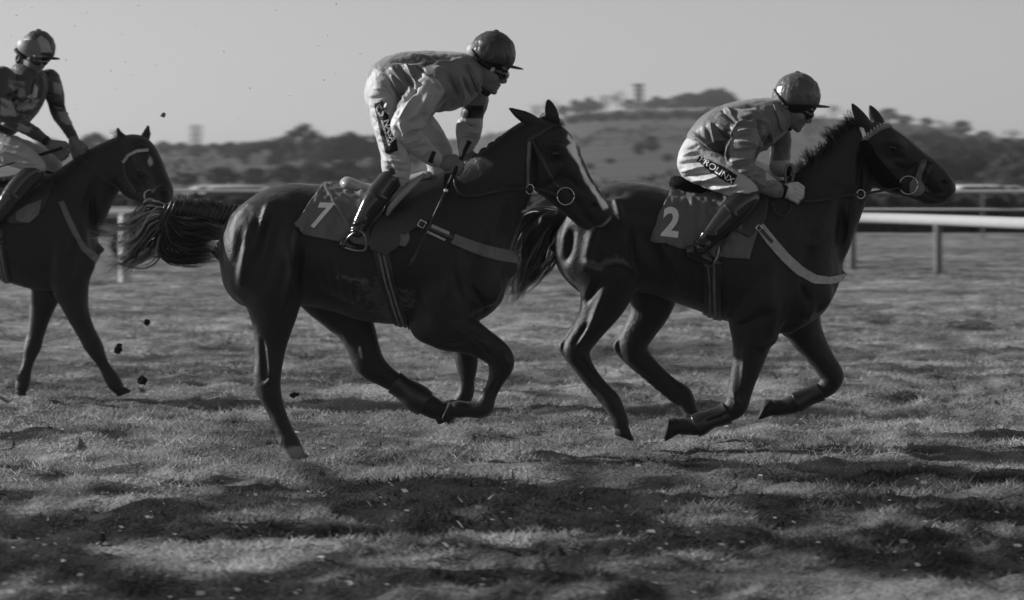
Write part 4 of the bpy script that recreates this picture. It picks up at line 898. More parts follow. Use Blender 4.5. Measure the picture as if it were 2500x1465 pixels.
# ================================================================== the trailing horse
pl3_s = 20.9 / 16.4
tr3 = [(-318, 530, 580, 20), (-310, 505, 615, 45), (-290, 478, 640, 66), (-255, 448, 655, 82), (-205, 432, 655, 90), (-150, 432, 652, 90), (-90, 440, 655, 90), (-30, 446, 670, 92), (30, 445, 692, 94), (80, 436, 706, 90), (130, 430, 708, 80), (170, 450, 702, 70), (205, 500, 682, 56), (228, 552, 655, 42), (238, 590, 628, 22)]
ch3 = [([(150, 545, 95, 58), (200, 470, 72, 44), (245, 422, 56, 36), (285, 390, 44, 30), (308, 372, 34, 28)], .05),
       ([(318, 360, 30, 30, -.02), (338, 372, 38, 36, -.05), (360, 405, 36, 33, -.12), (380, 440, 30, 26, -.20), (396, 468, 25, 24, -.26), (398, 485, 18, 20, -.28)], .02),
       ([(308, 400, 30, 30, -.03), (320, 440, 36, 28, -.08), (342, 465, 28, 24, -.14), (368, 488, 18, 18, -.22), (380, 500, 13, 14, -.25)], .02),
       # forelegs reaching apart
       ([(140, 600, 66, 40, .08), (118, 690, 42, 32, .11), (100, 760, 27, 22, .12), (86, 820, 19, 16, .12), (79, 848, 19, 16, .12), (67, 890, 11.5, 10, .12), (57, 928, 15, 13, .12), (52, 950, 13, 12, .12)], .02),
       ([(165, 600, 66, 42, -.10), (172, 690, 44, 34, -.12), (188, 760, 28, 23, -.12), (215, 820, 20, 17, -.12), (230, 848, 20, 17, -.12), (254, 893, 12, 10.5, -.12), (275, 928, 16, 14, -.12), (290, 950, 13, 12, -.12)], .02),
       # hind legs, mostly outside the picture
       ([(-225, 545, 66, 48, -.10), (-205, 620, 60, 46, -.12), (-215, 690, 42, 34, -.12), (-232, 750, 26, 22, -.12), (-245, 800, 21, 18, -.12), (-232, 850, 15, 13, -.12), (-215, 910, 15, 13, -.12), (-205, 940, 13, 12, -.12)], .03),
       ([(-195, 545, 66, 44, .10), (-150, 640, 52, 40, .12), (-120, 700, 34, 28, .12), (-112, 750, 24, 20, .12), (-85, 800, 17, 15, .12), (-50, 850, 16, 14, .12), (-35, 880, 13, 12, .12)], .03)]
ear3 = [([(312, 352, 12, 8, -.05), (298, 338, 11, 7, -.05), (290, 322, 5, 4, -.05), (287, 312, 2, 2, -.05)], .008), ([(345, 352, 12, 8, .03), (356, 332, 11, 7, .03), (360, 316, 6, 4, .03), (361, 307, 2, 2, .03)], .008)]
b3 = [(345, 412, 15, 9, 12, -.14, .02), (205, 640, 28, 18, 34, -.14, .04), (390, 408, 12, 10, 14, -.06, .02)]
s3 = [(398, 474, 8, 8, 8, -.33, .01), (225, 540, 10, 30, 55, -.13, .05)]
rel3 = [(195, 560, 170, 680, 14, -5), (150, 560, 140, 680, 16, 3), (235, 440, 205, 520, 12, -4), (295, 400, 290, 460, 8, -4), (330, 440, 360, 430, 8, -3), (140, 740, 110, 700, 9, 3)]
pl3, S3 = horse_body(20.9, tr3, ch3, ear3, None, (-345, 985), (430, 295), s3, b3, rel3, h=.0105)
S3.tone = np.full(len(S3.V), .0105)
pl3.paint(S3, [(364, 380), (372, 388), (374, 402), (366, 406), (361, 394)], .5, soft=3, noise=2)
H3 = empty('racehorse', (*at(0, HOR, 20.9)[:2], 0), 'trailing dark racehorse at the left edge with a small white star', 'horse', 'galloping racehorses')
mk('body', S3.V, S3.F, M['coat'], H3, tone=S3.tone)
eyeball(pl3, S3, 343, 415, 8, H3)
hoof(pl3, H3, (54, 944), (46, 970), 12, 16, .12); hoof(pl3, H3, (286, 946), (306, 968), 12, 16, -.12); hoof(pl3, H3, (-207, 934), (-196, 966), 12, 16, -.12); hoof(pl3, H3, (-38, 876), (-22, 900), 12, 16, .12)
strands('mane', [[(x, y + 8, d), (x - 6, y - 4, d * 1.6), (x - 16, y - 2 + 8 * (d < 0), d * 2.4)] for x, y in ((205, 398), (225, 384), (245, 372), (262, 362), (280, 352)) for d in (-.015, .012)], 420, M['hair'], H3, pl3, r=.0018, spread=.012, seed=21, tones=[.01, .02, .05], segs=7)
strands('forelock', [[(300, 350, 0), (322, 342, -.04), (345, 348, -.08)], [(305, 345, 0), (288, 330, 0), (268, 318, 0)], [(315, 345, 0), (300, 335, 0), (275, 338, 0)]], 110, M['hair'], H3, pl3, r=.0013, spread=.012, wob=.03, seed=22, tones=[.02, .05, .12], segs=8)
strands('tail', [[(-305, 500, 0), (-350, 490, 0), (-400, 530, 0), (-430, 620, 0)], [(-305, 505, 0), (-345, 520, 0), (-380, 590, 0), (-390, 660, 0)], [(-305, 500, 0), (-360, 505, .05), (-410, 570, .04), (-440, 640, .02)]], 500, M['hair'], H3, pl3, r=.002, spread=.03, seed=23, tones=[.01, .03, .06])

# ------------------------------------------------------------------ tack
def leg_boot(pl, S, line, label, side):
    e = empty('leg_boot', pl.p(line[0][0], line[0][1]), label, 'leg boot', 'protective leg boots'); o = shell(pl, S, strap_polys(line), 'shell', M['leather'], e, off=.006, thick=.006, dyref=(.13 if side == 'far' else -.15), side=side)
    return e
leg_boot(pl7, S7, [(962, 934, 62), (990, 952, 66), (1016, 968, 72), (1040, 984, 70)], 'dark flared leather boot on the far hind leg of the number seven horse', 'far')
leg_boot(pl2, S2, [(1776, 1006, 56), (1745, 1020, 54), (1715, 1032, 60), (1696, 1040, 60)], 'muddy dark boot on the folded near foreleg of the leading horse', 'near')
leg_boot(pl2, S2, [(2002, 952, 56), (1970, 970, 52), (1942, 984, 58)], 'muddy dark boot on the far foreleg of the leading horse', 'far')
def bridle(pl, S, straps, ringc, rr, label, pale=False, extra=None, dyring=-.11):
    e = empty('bridle', pl.p(*ringc, -.1), label, 'bridle', 'racing bridles')
    for nm, pts, mt in straps: shell(pl, S, strap_polys(pts), nm, mt, e, off=.003, thick=.007, dyref=-.08)
    q = at(*ringc, pl.D); o_ = Vector((0, 0, CAMH)); d = (Vector(q) - o_).normalized(); hh = S.bvh.ray_cast(o_ + d * (pl.D - 1.5), d)
    c = (np.array(hh[0]) if hh[0] is not None else q) - np.array(d) * .02
    ring('bit_ring', c, rr * pl.m, .0036, M['metal'], e, ax=(.15, 1, 0))
    return e
pts = lambda *a: list(a)
B7 = bridle(pl7, S7, [('browband', pts((1288, 344, 9), (1312, 330, 9), (1345, 310, 9), (1382, 300, 9)), M['leather']),
                      ('cheek_piece', pts((1296, 340, 8), (1318, 380, 8), (1340, 425, 8), (1366, 462, 8)), M['leather']),
                      ('throat_lash', pts((1292, 345, 7), (1288, 390, 7), (1287, 450, 7)), M['tack_grey'])], (1381, 479), 21, 'dark leather bridle with a steel ring bit on the blazed horse')
B2 = bridle(pl2, S2, [('browband', pts((2106, 345, 11), (2128, 327, 11), (2150, 314, 11), (2178, 306, 11)), M['tack_grey']),
                      ('noseband', pts((2216, 424, 9), (2236, 408, 9), (2262, 390, 9), (2280, 396, 9)), M['leather']),
                      ('noseband', pts((2262, 470, 7), (2262, 440, 7), (2272, 405, 7)), M['leather']),
                      ('cheek_piece', pts((2256, 392, 12), (2246, 425, 14), (2240, 450, 18)), M['tack_grey'])], (2218, 452), 22, 'dark bridle with striped browband and steel ring bit on the leading horse')
shell(pl2, S2, [[(2240 + 20 * math.cos(a), 456 + 22 * math.sin(a)) for a in np.arange(12) * math.pi / 6]], 'bit_guard', M['tack_grey'], B2, off=.005, thick=.004, dyref=-.08, side='near')
shell(pl2, S2, [[(2101, 309), (2110, 312), (2118, 338), (2108, 341)]], 'white_tape', M['print_white'], B2, off=.004, thick=.003, dyref=-.1, side='near')
for k in range(9):      # woven blocks of the browband
    t = k / 8; x = 2110 + 64 * t; y = 341 - 52 * t ** .72 + 16 * t * t
    shell(pl2, S2, [[(x - 2, y - 5), (x + 2, y - 6), (x + 3, y + 4), (x - 1, y + 5)]], 'browband_block', M['tack_pale'], B2, off=.007, thick=.003, dyref=-.08, side='near')
# fleecy cheek pieces of the leading horse
f = Field(pl2.p(2080, 480) - [0, .25, 0], pl2.p(2230, 320) + [0, .05, 0], .008)
pl2.chain(f, [(2112, 352, 12, 9, -.10), (2122, 380, 16, 10, -.115), (2140, 410, 18, 10, -.115), (2165, 438, 18, 10, -.1), (2190, 455, 12, 8, -.09)], k=.01); Sf = f.mesh(1)
Sf.V = Sf.V + Sf.N * (.006 * vnoise(Sf.V, 110, 7) + .004 * vnoise(Sf.V, 240, 8))[:, None]; mk('fleece_cheek', Sf.V, Sf.F, M['fleece'], B2)
B3 = bridle(pl3, S3, [('browband', pts((303, 398, 7), (318, 380, 7), (340, 370, 7), (366, 368, 7)), M['tack_pale']), ('cheek_piece', pts((303, 398, 6), (312, 430, 6), (340, 470, 6)), M['leather']), ('noseband', pts((378, 478, 8), (394, 458, 8), (410, 452, 8)), M['leather'])], (366, 478), 14, 'bridle with a twisted pale browband on the trailing horse')
# reins
def rein(pl, P, r, parent, name='rein', mt=None): return tube(name, [pl.p(*a) for a in P], r, mt or M['leather'], parent, 6, 5, 1.)
rein(pl7, [(1108, 421, -.16), (1112, 455, -.19), (1132, 478, -.2), (1170, 478, -.18), (1225, 466, -.15), (1285, 461, -.13), (1330, 465, -.12), (1362, 478, -.11)], .007, B7)
ring('martingale_ring', pl7.p(1294, 462, -.13), .028, .004, M['metal'], B7, ax=(.8, 1, 0), n=20)
rein(pl7, [(1262, 518, -.03), (1285, 514, -.04), (1305, 498, -.05), (1330, 484, -.06)], .009, B7, 'martingale_strap', M['tack_pale'])
rein(pl2, [(1950, 486, -.17), (1975, 493, -.19), (2020, 487, -.16), (2060, 478, -.14), (2105, 474, -.12), (2150, 466, -.11), (2198, 458, -.10)], .008, B2)
ring('martingale_ring', pl2.p(2102, 474, -.13), .026, .004, M['metal'], B2, ax=(.6, 1, 0), n=20)
rein(pl2, [(1920, 452, -.1), (1917, 425, -.1), (1922, 405, -.1), (1934, 404, -.1), (1937, 425, -.1), (1932, 452, -.1)], .008, B2, 'rein_loop', M['tack_grey'])
rein(pl2, [(1886, 495, -.22), (1892, 516, -.24), (1910, 528, -.24), (1926, 518, -.23), (1932, 498, -.2)], .006, B2, 'rein_loop')
rein(pl3, [(190, 378, -.1), (215, 400, -.12), (260, 440, -.12), (310, 470, -.14), (362, 480, -.2)], .007, B3)
# breast girths
def breast(pl, S, line, label, mt, base, dark_from=None, dyref=-.2):
    e = empty('breast_girth', pl.p(*base), label, 'strap', 'breast girths')
    shell(pl, S, strap_polys(line), 'webbing', mt, e, off=.004, thick=.005, dyref=dyref); return e
BG7 = breast(pl7, S7, [(1105, 583, 26), (1140, 597, 27), (1180, 612, 28), (1215, 622, 29), (1275, 634, 30)], 'grey webbing breast girth round the chest of the number seven horse', M['tack_grey'], (1170, 600))
shell(pl7, S7, strap_polys([(980, 522, 13), (1010, 537, 13), (1040, 552, 12), (1075, 568, 12), (1108, 582, 12)]), 'buckle_strap', M['leather'], BG7, off=.006, thick=.004)
shell(pl7, S7, strap_polys([(1052, 552, 8), (1075, 562, 8), (1096, 571, 8)]), 'keeper', M['tack_pale'], BG7, off=.011, thick=.003, side='near')
shell(pl7, S7, strap_polys([(1042, 566, 6), (1065, 577, 6), (1086, 587, 6)]), 'keeper', M['tack_pale'], BG7, off=.009, thick=.003, side='near')
def buckle(pl, c, wd, ht, ang, dy, parent):
    u = np.array([math.cos(ang), math.sin(ang)]); v = np.array([-u[1], u[0]]); P = [pl.p(c[0] + a * wd * u[0] + b * ht * v[0], c[1] + a * wd * u[1] + b * ht * v[1], dy) for a, b in ((-1, -1), (1, -1), (1, 1), (-1, 1), (-1, -1))]
    return tube('buckle', P, .004, M['metal'], parent, 6, 1)
buckle(pl7, (1030, 547), 8, 8, .45, -.30, BG7)
BG2 = breast(pl2, S2, [(1852, 552, 22), (1880, 588, 24), (1915, 628, 24), (1950, 660, 24), (1990, 682, 22), (2025, 686, 18), (2085, 676, 16)], 'pale cream breast girth hanging across the chest of the leading horse', M['tack_pale'], (1960, 660))
shell(pl2, S2, strap_polys([(1842, 545, 8), (1860, 565, 8), (1885, 592, 8)]), 'buckle_strap', M['leather'], BG2, off=.011, thick=.003, side='near')
buckle(pl2, (1853, 556), 6, 6, .8, -.30, BG2)
BG3 = breast(pl3, S3, [(148, 492, 12), (162, 525, 13), (180, 565, 13), (205, 608, 13), (245, 650, 12)], 'narrow grey breast girth on the trailing horse', M['tack_grey'], (180, 560), dyref=-.2)
# number cloths
def cloth(pl, S, polys, label, base, fold=.017):
    e = empty('number_cloth', pl.p(*base), label, 'cloth', 'number cloths'); o = shell(pl, S, polys, 'cloth', M['cloth_grey'], e, off=.010, thick=.003, fold=fold); return e, o
C7, c7 = cloth(pl7, S7, [[(790, 440), (960, 440), (960, 560), (905, 600), (840, 592), (735, 572), (719, 548), (752, 500)]], 'grey satin number cloth with a white seven under the near saddle', (840, 520))
C2, c2 = cloth(pl2, S2, [[(1656, 440), (1880, 430), (1850, 560), (1827, 632), (1768, 628), (1664, 607), (1590, 586), (1606, 526)]], 'grey satin number cloth with a white two on the leading horse', (1700, 540))
shell(pl7, S7, strap_polys([(788, 462, 7), (806, 484, 7), (826, 515, 7), (850, 552, 7), (862, 575, 7)]), 'tape', M['tack_grey'], C7, off=.026, thick=.003, side='near')
V, F = text_arrays('7', 1., .03, 0, .12); V[:, 0] -= V[:, 0].mean(); lay_on(pl7, ObjSurf(c7), V, F, 'numeral_seven', M['print_white'], C7, (772, 553), (74, 2), (36, -82), lift=.008)
V, F = text_arrays('2', 1., .035, 0, .12); V[:, 0] -= V[:, 0].mean(); lay_on(pl2, ObjSurf(c2), V, F, 'numeral_two', M['print_white'], C2, (1634, 575), (84, 10), (12, -96), lift=.008)
# saddles with girths, leathers and irons
def saddle(pl, S, seat, seat_mat, flaps, girth, leather, iron, label, base, fuzz=0):
    e = empty('saddle', pl.p(*base), label, 'saddle', 'racing saddles')
    A = np.array([[a[0], a[1]] for a in seat]); f = Field(pl.p(A[:, 0].min() - 30, A[:, 1].max() + 35) - [0, .3, 0], pl.p(A[:, 0].max() + 30, A[:, 1].min() - 30) + [0, .3, 0], .008)
    pl.chain(f, seat, k=.012); s_ = f.mesh(2)
    if fuzz: s_.V = s_.V + s_.N * (fuzz * vnoise(s_.V, 110, 7) + fuzz * .7 * vnoise(s_.V, 260, 8))[:, None]; s_.renorm()
    mk('seat', s_.V, s_.F, seat_mat, e)
    for nm, poly, mt, off in flaps: shell(pl, S, poly, nm, mt, e, off=off, thick=.006, dyref=-.28)
    shell(pl, S, strap_polys(girth), 'girth', M['leather'], e, off=.006, thick=.006, dyref=-.26)
    for s_ in (-.16, .16):
        gi = [(a[0] + s_ * a[2], a[1], 5) for a in girth]; shell(pl, S, strap_polys(gi), 'girth_elastic', M['tack_grey'], e, off=.0135, thick=.003, dyref=-.26, side='near')
    if leather: tube('stirrup_leather', [pl.p(*a) for a in leather], .009, M['leather'], e, 6, 4)
    if iron:
        tube('stirrup_iron', [pl.p(*a) for a in iron], .0065, M['iron'], e, 8, 4)
    return e
SD7 = saddle(pl7, S7, [(848, 450, 19, 52), (882, 461, 15, 48), (930, 462, 12, 46), (985, 446, 13, 44), (1030, 434, 13, 40), (1046, 430, 11, 34)], M['seat_leather'],
             [('flap', [[(965, 440), (1088, 424), (1078, 500), (1040, 545), (985, 575), (942, 548), (935, 520)]], M['leather'], .020), ('skirt', [[(935, 520), (985, 530), (975, 600), (945, 625), (905, 610), (905, 560)]], M['leather'], .026),
              ('pad', [[(966, 570), (996, 562), (1000, 585), (990, 602), (966, 600)]], M['tack_grey'], .02)],
             [(925, 545, 34), (932, 620, 34), (948, 695, 34), (968, 760, 34), (985, 812, 34)], [(905, 520, -.34), (893, 548, -.35), (886, 566, -.36)],
             [(838, 603, -.30), (846, 585, -.34), (862, 570, -.37), (880, 565, -.38), (890, 578, -.38), (893, 608, -.36), (870, 612, -.36), (838, 603, -.30)], 'low brown racing saddle with a pale raised back rim on the near horse', (930, 470))
tube('flap_roll', [pl7.p(*a) for a in ((1034, 426, -.20), (1010, 447, -.27), (980, 476, -.31), (955, 505, -.325), (945, 526, -.325))], [.012, .02, .022, .018, .008], M['seat_leather'], SD7, 8, 4)
SD2 = saddle(pl2, S2, [(1652, 447, 17, 52), (1680, 459, 18, 50), (1720, 473, 16, 46), (1770, 482, 14, 44), (1830, 478, 12, 42)], M['fleece'],
             [('flap', [[(1775, 470), (1885, 462), (1868, 540), (1828, 580), (1780, 560)]], M['leather'], .022)],
             [(1735, 610, 42), (1738, 670, 42), (1742, 730, 42), (1748, 785, 42)], [(1790, 560, -.33), (1770, 590, -.35), (1757, 612, -.36)],
             [(1756, 600, -.37), (1752, 622, -.38), (1744, 642, -.39), (1736, 650, -.34), (1722, 648, -.30), (1730, 620, -.30)], 'black sheepskin covered racing saddle on the leading horse', (1740, 480), fuzz=.006)
SD3 = saddle(pl3, S3, [(-80, 436, 12, 44), (-40, 444, 11, 40), (20, 440, 11, 38), (70, 428, 11, 34), (100, 422, 9, 28)], M['leather'],
             [('flap', [[(20, 430), (125, 430), (108, 500), (70, 548), (20, 545), (-10, 500)]], M['leather'], .014), ('pad', [[(38, 520), (62, 504), (98, 490), (92, 525), (70, 545), (40, 540)]], M['tack_grey'], .022)],
             [(-5, 560, 26), (0, 620, 26), (8, 690, 26)], None, None, 'dark racing saddle on the trailing horse', (20, 450))
# ------------------------------------------------------------------ jockeys
M['skin'] = mat('skin', .16, .5, .4, ns=40, na=.12, bump=.05, bs=200)
M['satin'] = mat('satin_silks', .2, .46, .35, attr=True, ns=14, na=.08, bump=.22, bs=30, sheen=.25, bdist=.01, stretch=(1, 1, .6))
M['breech'] = mat('white_breeches', .6, .55, .3, attr=True, ns=14, na=.06, bump=.2, bs=28, bdist=.01, sheen=.1)
M['boot'] = mat('boot_leather', .014, .18, .5, ns=20, na=.2, bump=.08, bs=60, coat=.6)
M['helmet_silk'] = mat('helmet_silk', .06, .35, .5, attr=True, ns=10, na=.12, bump=.25, bs=16, bdist=.02, sheen=.05, stretch=(1, 1, .45))
M['black'] = mat('black_fabric', .008, .7, .3, ns=40, na=.3)
M['goggle'] = mat('goggle_lens', .008, .08, .6, na=.1, coat=.6)
M['glove'] = mat('white_glove', .55, .7, .2, ns=40, na=.15)
M['patch'] = mat('black_patch', .006, .6, .3, na=.1)

def rot(pitch, yaw):
    """columns: forward, toward the rail side, up; pitch = nose down, yaw = turned to the rail"""
    f = np.array([math.cos(pitch) * math.cos(yaw), -math.sin(yaw) * math.cos(pitch), -math.sin(pitch)]); l = np.array([-math.sin(yaw), -math.cos(yaw), 0.]); n = np.cross(f, -l)
    return np.stack([f, l, n], 1)

def head(f, O, s, pitch, yaw, neck):
    Rm = rot(pitch, yaw); T = lambda u, w_, v=0: O + s * (Rm @ np.array([u, v, w_]))
    E = lambda u, w_, v, ru, rv, rw, k=.01, sub=False: f.ell(T(u, w_, v), np.array([ru, rv, rw]) * s, Rm, k, sub)
    C = lambda a, b, r0, r1, k=.008: f.cap(T(*a), T(*b), r0 * s, r1 * s, k=k)
    E(2, 34, 0, 50, 39, 46); E(26, 0, 0, 34, 32, 42, .02); E(32, -24, 0, 27, 25, 17, .015)
    E(55, -33, 0, 9, 11, 8, .012)
    C((58, 18), (67, 0), 4.5, 6, .008); E(64, -5, 5, 6, 4, 4.5, .006); E(64, -5, -5, 6, 4, 4.5, .006); E(68, -1, 0, 5.5, 5, 5.5, .006)
    E(59, -15, 0, 6, 12, 4.5, .006); E(58, -22, 0, 6, 11, 4.2, .006); E(66, -18.4, 0, 9, 14, 1.0, .004, True)
    E(55, 26, 15, 8, 14, 6, .012); E(55, 26, -15, 8, 14, 6, .012)
    for v in (-1, 1):
        E(42, -4, 23 * v, 14, 9, 12, .015); E(54, 12, 15 * v, 9, 9, 7, .01, True)
        E(-2, 2, 37 * v, 10, 5, 16, .006); E(1, 2, 41 * v, 5, 4, 9, .005, True)
    f.cap(T(-4, -8), neck, 27 * s, 30 * s, k=.03)
    return T, Rm

def fist(f, pl, wrist, knuck, dy, thumb_up=True, r=6.2, spread=(0, 1)):
    """closed hand: palm, four unequal bent fingers curled round the rein, thumb from the side of the palm"""
    W = pl.p(*wrist, dy); K = pl.p(*knuck, dy); m_ = pl.m; d = K - W; L = np.linalg.norm(d); d /= L
    up = np.cross(np.array([0, 1., 0]), d); up = up if up[2] > 0 else -up; out = np.array([0, -1., 0])
    f.cap(W, W + d * L * .55, 13 * m_, 16 * m_, 1.25, 1.25, k=.01); f.cap(W + d * L * .5, K, 17 * m_, 15 * m_, 1.3, 1.3, k=.012)
    for k in range(4):
        o = (1.5 - k) * 8.6 * m_; ln = (1., 1.08, 1.0, .84)[k]; rr = (r, r * 1.03, r * .98, r * .86)[k] * m_
        a = K + up * o + out * 5 * m_ - d * 3 * m_
        b = a + (d * 17 + out * 5 - up * 2) * ln * m_; c = b + (d * 7 - out * -9 - up * 1) * 0 + (np.array([0, 1., 0]) * 13 + d * 4 - up * 3) * ln * m_; e_ = c + (np.array([0, 1., 0]) * 3 - d * 12) * ln * m_
        f.cap(a, b, rr * 1.08, rr, k=.003); f.cap(b, c, rr, rr * .92, k=.003); f.cap(c, e_, rr * .92, rr * .8, k=.003)
    a = W + d * L * .45 + up * 13 * m_ + out * 2 * m_; b = a + (d * 16 + up * 8) * m_; c = b + (d * 15 - up * 2 + np.array([0, 6., 0]) * 1) * m_
    f.cap(a, b, r * 1.25 * m_, r * 1.1 * m_, k=.008); f.cap(b, c, r * 1.1 * m_, r * .85 * m_, k=.003)

def skin_mesh(pl, lo, hi, h, fn, smooth=2, dy=.45):
    f = Field(at(*lo, pl.D) - [0, dy, 0], at(*hi, pl.D) + [0, dy, 0], h); fn(f); return f.mesh(smooth)

def goggles(T, Rm, s, parent, disc=False, strap=True):
    c = T(44, 12); f = Field(c - .13, c + .13, .005); f.ell(T(44, 12), np.array([25, 33, 14]) * s, Rm, .006); f.ell(T(62, 12, 13), np.array([9, 14, 12]) * s, Rm, .01); f.ell(T(62, 12, -13), np.array([9, 14, 12]) * s, Rm, .01)
    f.clip(T(24, 12), -Rm[:, 0]); f.ell(T(70, -1), np.array([14, 7, 9]) * s, Rm, .006, True)
    S_ = f.mesh(2); g = mk('goggles', S_.V, S_.F, M['goggle'], parent)
    if strap:
        for v in (-1, 1): tube('goggle_strap', [T(30, 12, 31 * v), T(16, 14, 38 * v), T(-2, 18, 41 * v), T(-20, 24, 38 * v)], 6 * s, M['black'], g, 8, 3, .5)
    if disc:
        Rr = Rm; V = [T(34 + 6 * math.cos(a), 12 + 6 * math.sin(a), 33.5) for a in np.arange(14) * 2 * math.pi / 14]; mk('strap_button', np.array(V), [tuple(range(14))], M['tack_pale'], g)
    return g

def helmet(pl, parent, c, r, tilt, yaw, tone, dark=None, peak_len=34, liner=True, paint=None, strap=True, drop=22):
    m_ = pl.m; C = pl.p(*c); Rm = rot(tilt, yaw); lr = .93
    f = Field(C - [r * m_ + .1, r * m_ + .1, .18], C + [r * m_ + .1, r * m_ + .1, .2], .006)
    f.ell(C, np.array([r, r * lr, r * 1.0]) * m_, Rm, .01); f.ell(C + Rm[:, 0] * -9 * m_ - Rm[:, 2] * 8 * m_, np.array([r * .88, r * .84, r * .7]) * m_, Rm, .02)
    f.clip(C - Rm[:, 2] * 22 * m_, -Rm[:, 2]); S_ = f.mesh(2)
    S_.V = S_.V + S_.N * (.0035 * np.abs(vnoise(S_.V * [1, 1, .5], 34, 3)) + .002 * vnoise(S_.V, 60, 5))[:, None]; S_.renorm(); S_.tone = np.full(len(S_.V), tone)
    if paint: paint(S_)
    h_ = mk('helmet', S_.V, S_.F, M['helmet_silk'], parent, tone=S_.tone)
    f = Field(C - [r * m_ + .1, r * m_ + .1, .2], C + [r * m_ + .16, r * m_ + .1, .1], .005)
    pc = C + Rm[:, 0] * (r * .62 + peak_len * .3) * m_ - Rm[:, 2] * 24 * m_; f.ell(pc, np.array([peak_len + 8, r * .62, 4.2]) * m_, rot(tilt + .06, yaw), .004); S_ = f.mesh(1); mk('peak', S_.V, S_.F, M['helmet_silk'], h_, tone=np.full(len(S_.V), dark if dark is not None else tone * .7))
    f = Field(C - [r * m_ + .1, r * m_ + .1, .24], C + [r * m_ + .1, r * m_ + .1, .1], .006)
    f.ell(C - Rm[:, 2] * 3 * m_, np.array([r * .955, r * .87, r * .98]) * m_, Rm, .01); f.clip(C - Rm[:, 2] * 19 * m_, Rm[:, 2]); f.clip(C - Rm[:, 2] * (22 + drop) * m_ , -Rm[:, 2]); S_ = f.mesh(1); mk('liner', S_.V, S_.F, M['black'], h_)
    q = C + Rm[:, 2] * (r * 1.0) * m_; f = Field(q - .04, q + .04, .004); f.ell(q, np.array([7, 7, 3.5]) * m_, Rm, .003); S_ = f.mesh(1); mk('button', S_.V, S_.F, M['black'], h_)
    if strap: tube('elastic', [C + Rm @ (np.array(a) * r * m_) for a in ((-.98, .30, .25), (-.82, .64, .0), (-.62, .82, -.28), (-.45, .86, -.44))], [.006, .007, .007, .006], M['black'], h_, 8, 4)
    return h_

def jockey(pl, name_label, base, skinfn, silks, breeches, boots, lo, hi, silk_tone, br_tone, silk_folds, br_folds, silk_paint=(), br_paint=(), h=.0058):
    e = empty('person', pl.p(*base), name_label, 'person', 'jockeys'); info = {}
    def body(f):
        info['head'] = skinfn(f)
        for c in silks[0] + breeches[0] + boots[0]: pl.chain(f, [(a[0], a[1], a[2] * .68, (a[3] if len(a) > 3 and a[3] else a[2]) * .68, a[4] if len(a) > 4 else 0.) for a in c], k=.01, sub=2)
    Sb = skin_mesh(pl, lo, hi, .0063, body); mk('body', Sb.V, Sb.F, M['skin'], e)
    Ss = skin_mesh(pl, lo, hi, h, lambda f: [pl.chain(f, c, k=kk, sub=3) for c, kk in zip(silks[0], silks[1])])
    pl.relief(Ss, [(*a[:4], a[4] * .75, a[5] * 2.0) for a in silk_folds]); Ss.V = Ss.V + Ss.N * (.0035 * vnoise(Ss.V * [1, 1, .6], 26, 13) + .0018 * vnoise(Ss.V, 60, 14))[:, None]; Ss.renorm()
    Ss.tone = np.full(len(Ss.V), silk_tone)
    for a in silk_paint: pl.paint(Ss, *a[:2], **(a[2] if len(a) > 2 else {}))
    ks = mk('silks', Ss.V, Ss.F, M['satin'], e, tone=Ss.tone)
    Sr = skin_mesh(pl, lo, hi, h, lambda f: [pl.chain(f, c, k=kk, sub=3) for c, kk in zip(breeches[0], breeches[1])])
    pl.relief(Sr, [(*a[:4], a[4] * .75, a[5] * 1.8) for a in br_folds]); Sr.V = Sr.V + Sr.N * (.0028 * vnoise(Sr.V * [1, 1, .8], 28, 15) + .0015 * vnoise(Sr.V, 70, 16))[:, None]; Sr.renorm(); Sr.tone = np.full(len(Sr.V), br_tone)
    for a in br_paint: pl.paint(Sr, *a[:2], **(a[2] if len(a) > 2 else {}))
    kb = mk('breeches', Sr.V, Sr.F, M['breech'], e, tone=Sr.tone)
    for c, kk in zip(boots[0], boots[1]):
        A = np.array([[a[0], a[1]] for a in c]); dyc = c[0][4]
        f = Field(pl.p(A[:, 0].min() - 45, A[:, 1].max() + 45, dyc) - [0, .12, 0], pl.p(A[:, 0].max() + 45, A[:, 1].min() - 45, dyc) + [0, .12, 0], .006)
        pl.chain(f, c, k=kk, sub=4)
        hl, to = c[-1], boots[2][boots[0].index(c)]
        pl.chain(f, [(to[0][0], to[0][1], to[0][2], to[0][2] * .8, dyc), (to[1][0], to[1][1], to[1][2], to[1][2] * 1.1, dyc)], k=.012, sub=2)
        S_ = f.mesh(2); pl.relief(S_, boots[3]); b_ = mk('boot', S_.V, S_.F, M['boot'], e)
    return e, Sb, Ss, Sr, info['head'], ks, kb

# ---------------- the standing jockey on number seven
hd7 = lambda f: (head(f, pl7.p(1168, 166), 1.06 * pl7.m, R(26), R(6), pl7.p(1132, 205)), fist(f, pl7, (1072, 394), (1110, 405), -.17), fist(f, pl7, (1134, 368), (1142, 388), .17))[0]
silk7 = ([[(944, 192, 46, 60), (985, 192, 62, 78), (1040, 198, 71, 86), (1095, 198, 70, 84), (1132, 186, 54, 66), (1150, 184, 36, 40)],
          [(1060, 205, 46, 40, -.16), (1030, 245, 43, 38, -.2), (1000, 288, 38, 34, -.23), (986, 325, 33, 30, -.24), (1012, 350, 29, 27, -.22), (1042, 374, 23, 22, -.2), (1066, 392, 17, 17, -.17)],
          [(1142, 210, 46, 36, .14), (1160, 245, 32, 28, .18), (1154, 275, 26, 24, .19), (1145, 310, 31, 26, .17), (1142, 340, 25, 22, .18), (1136, 366, 16, 16, .17)]], [.02, .012, .012])
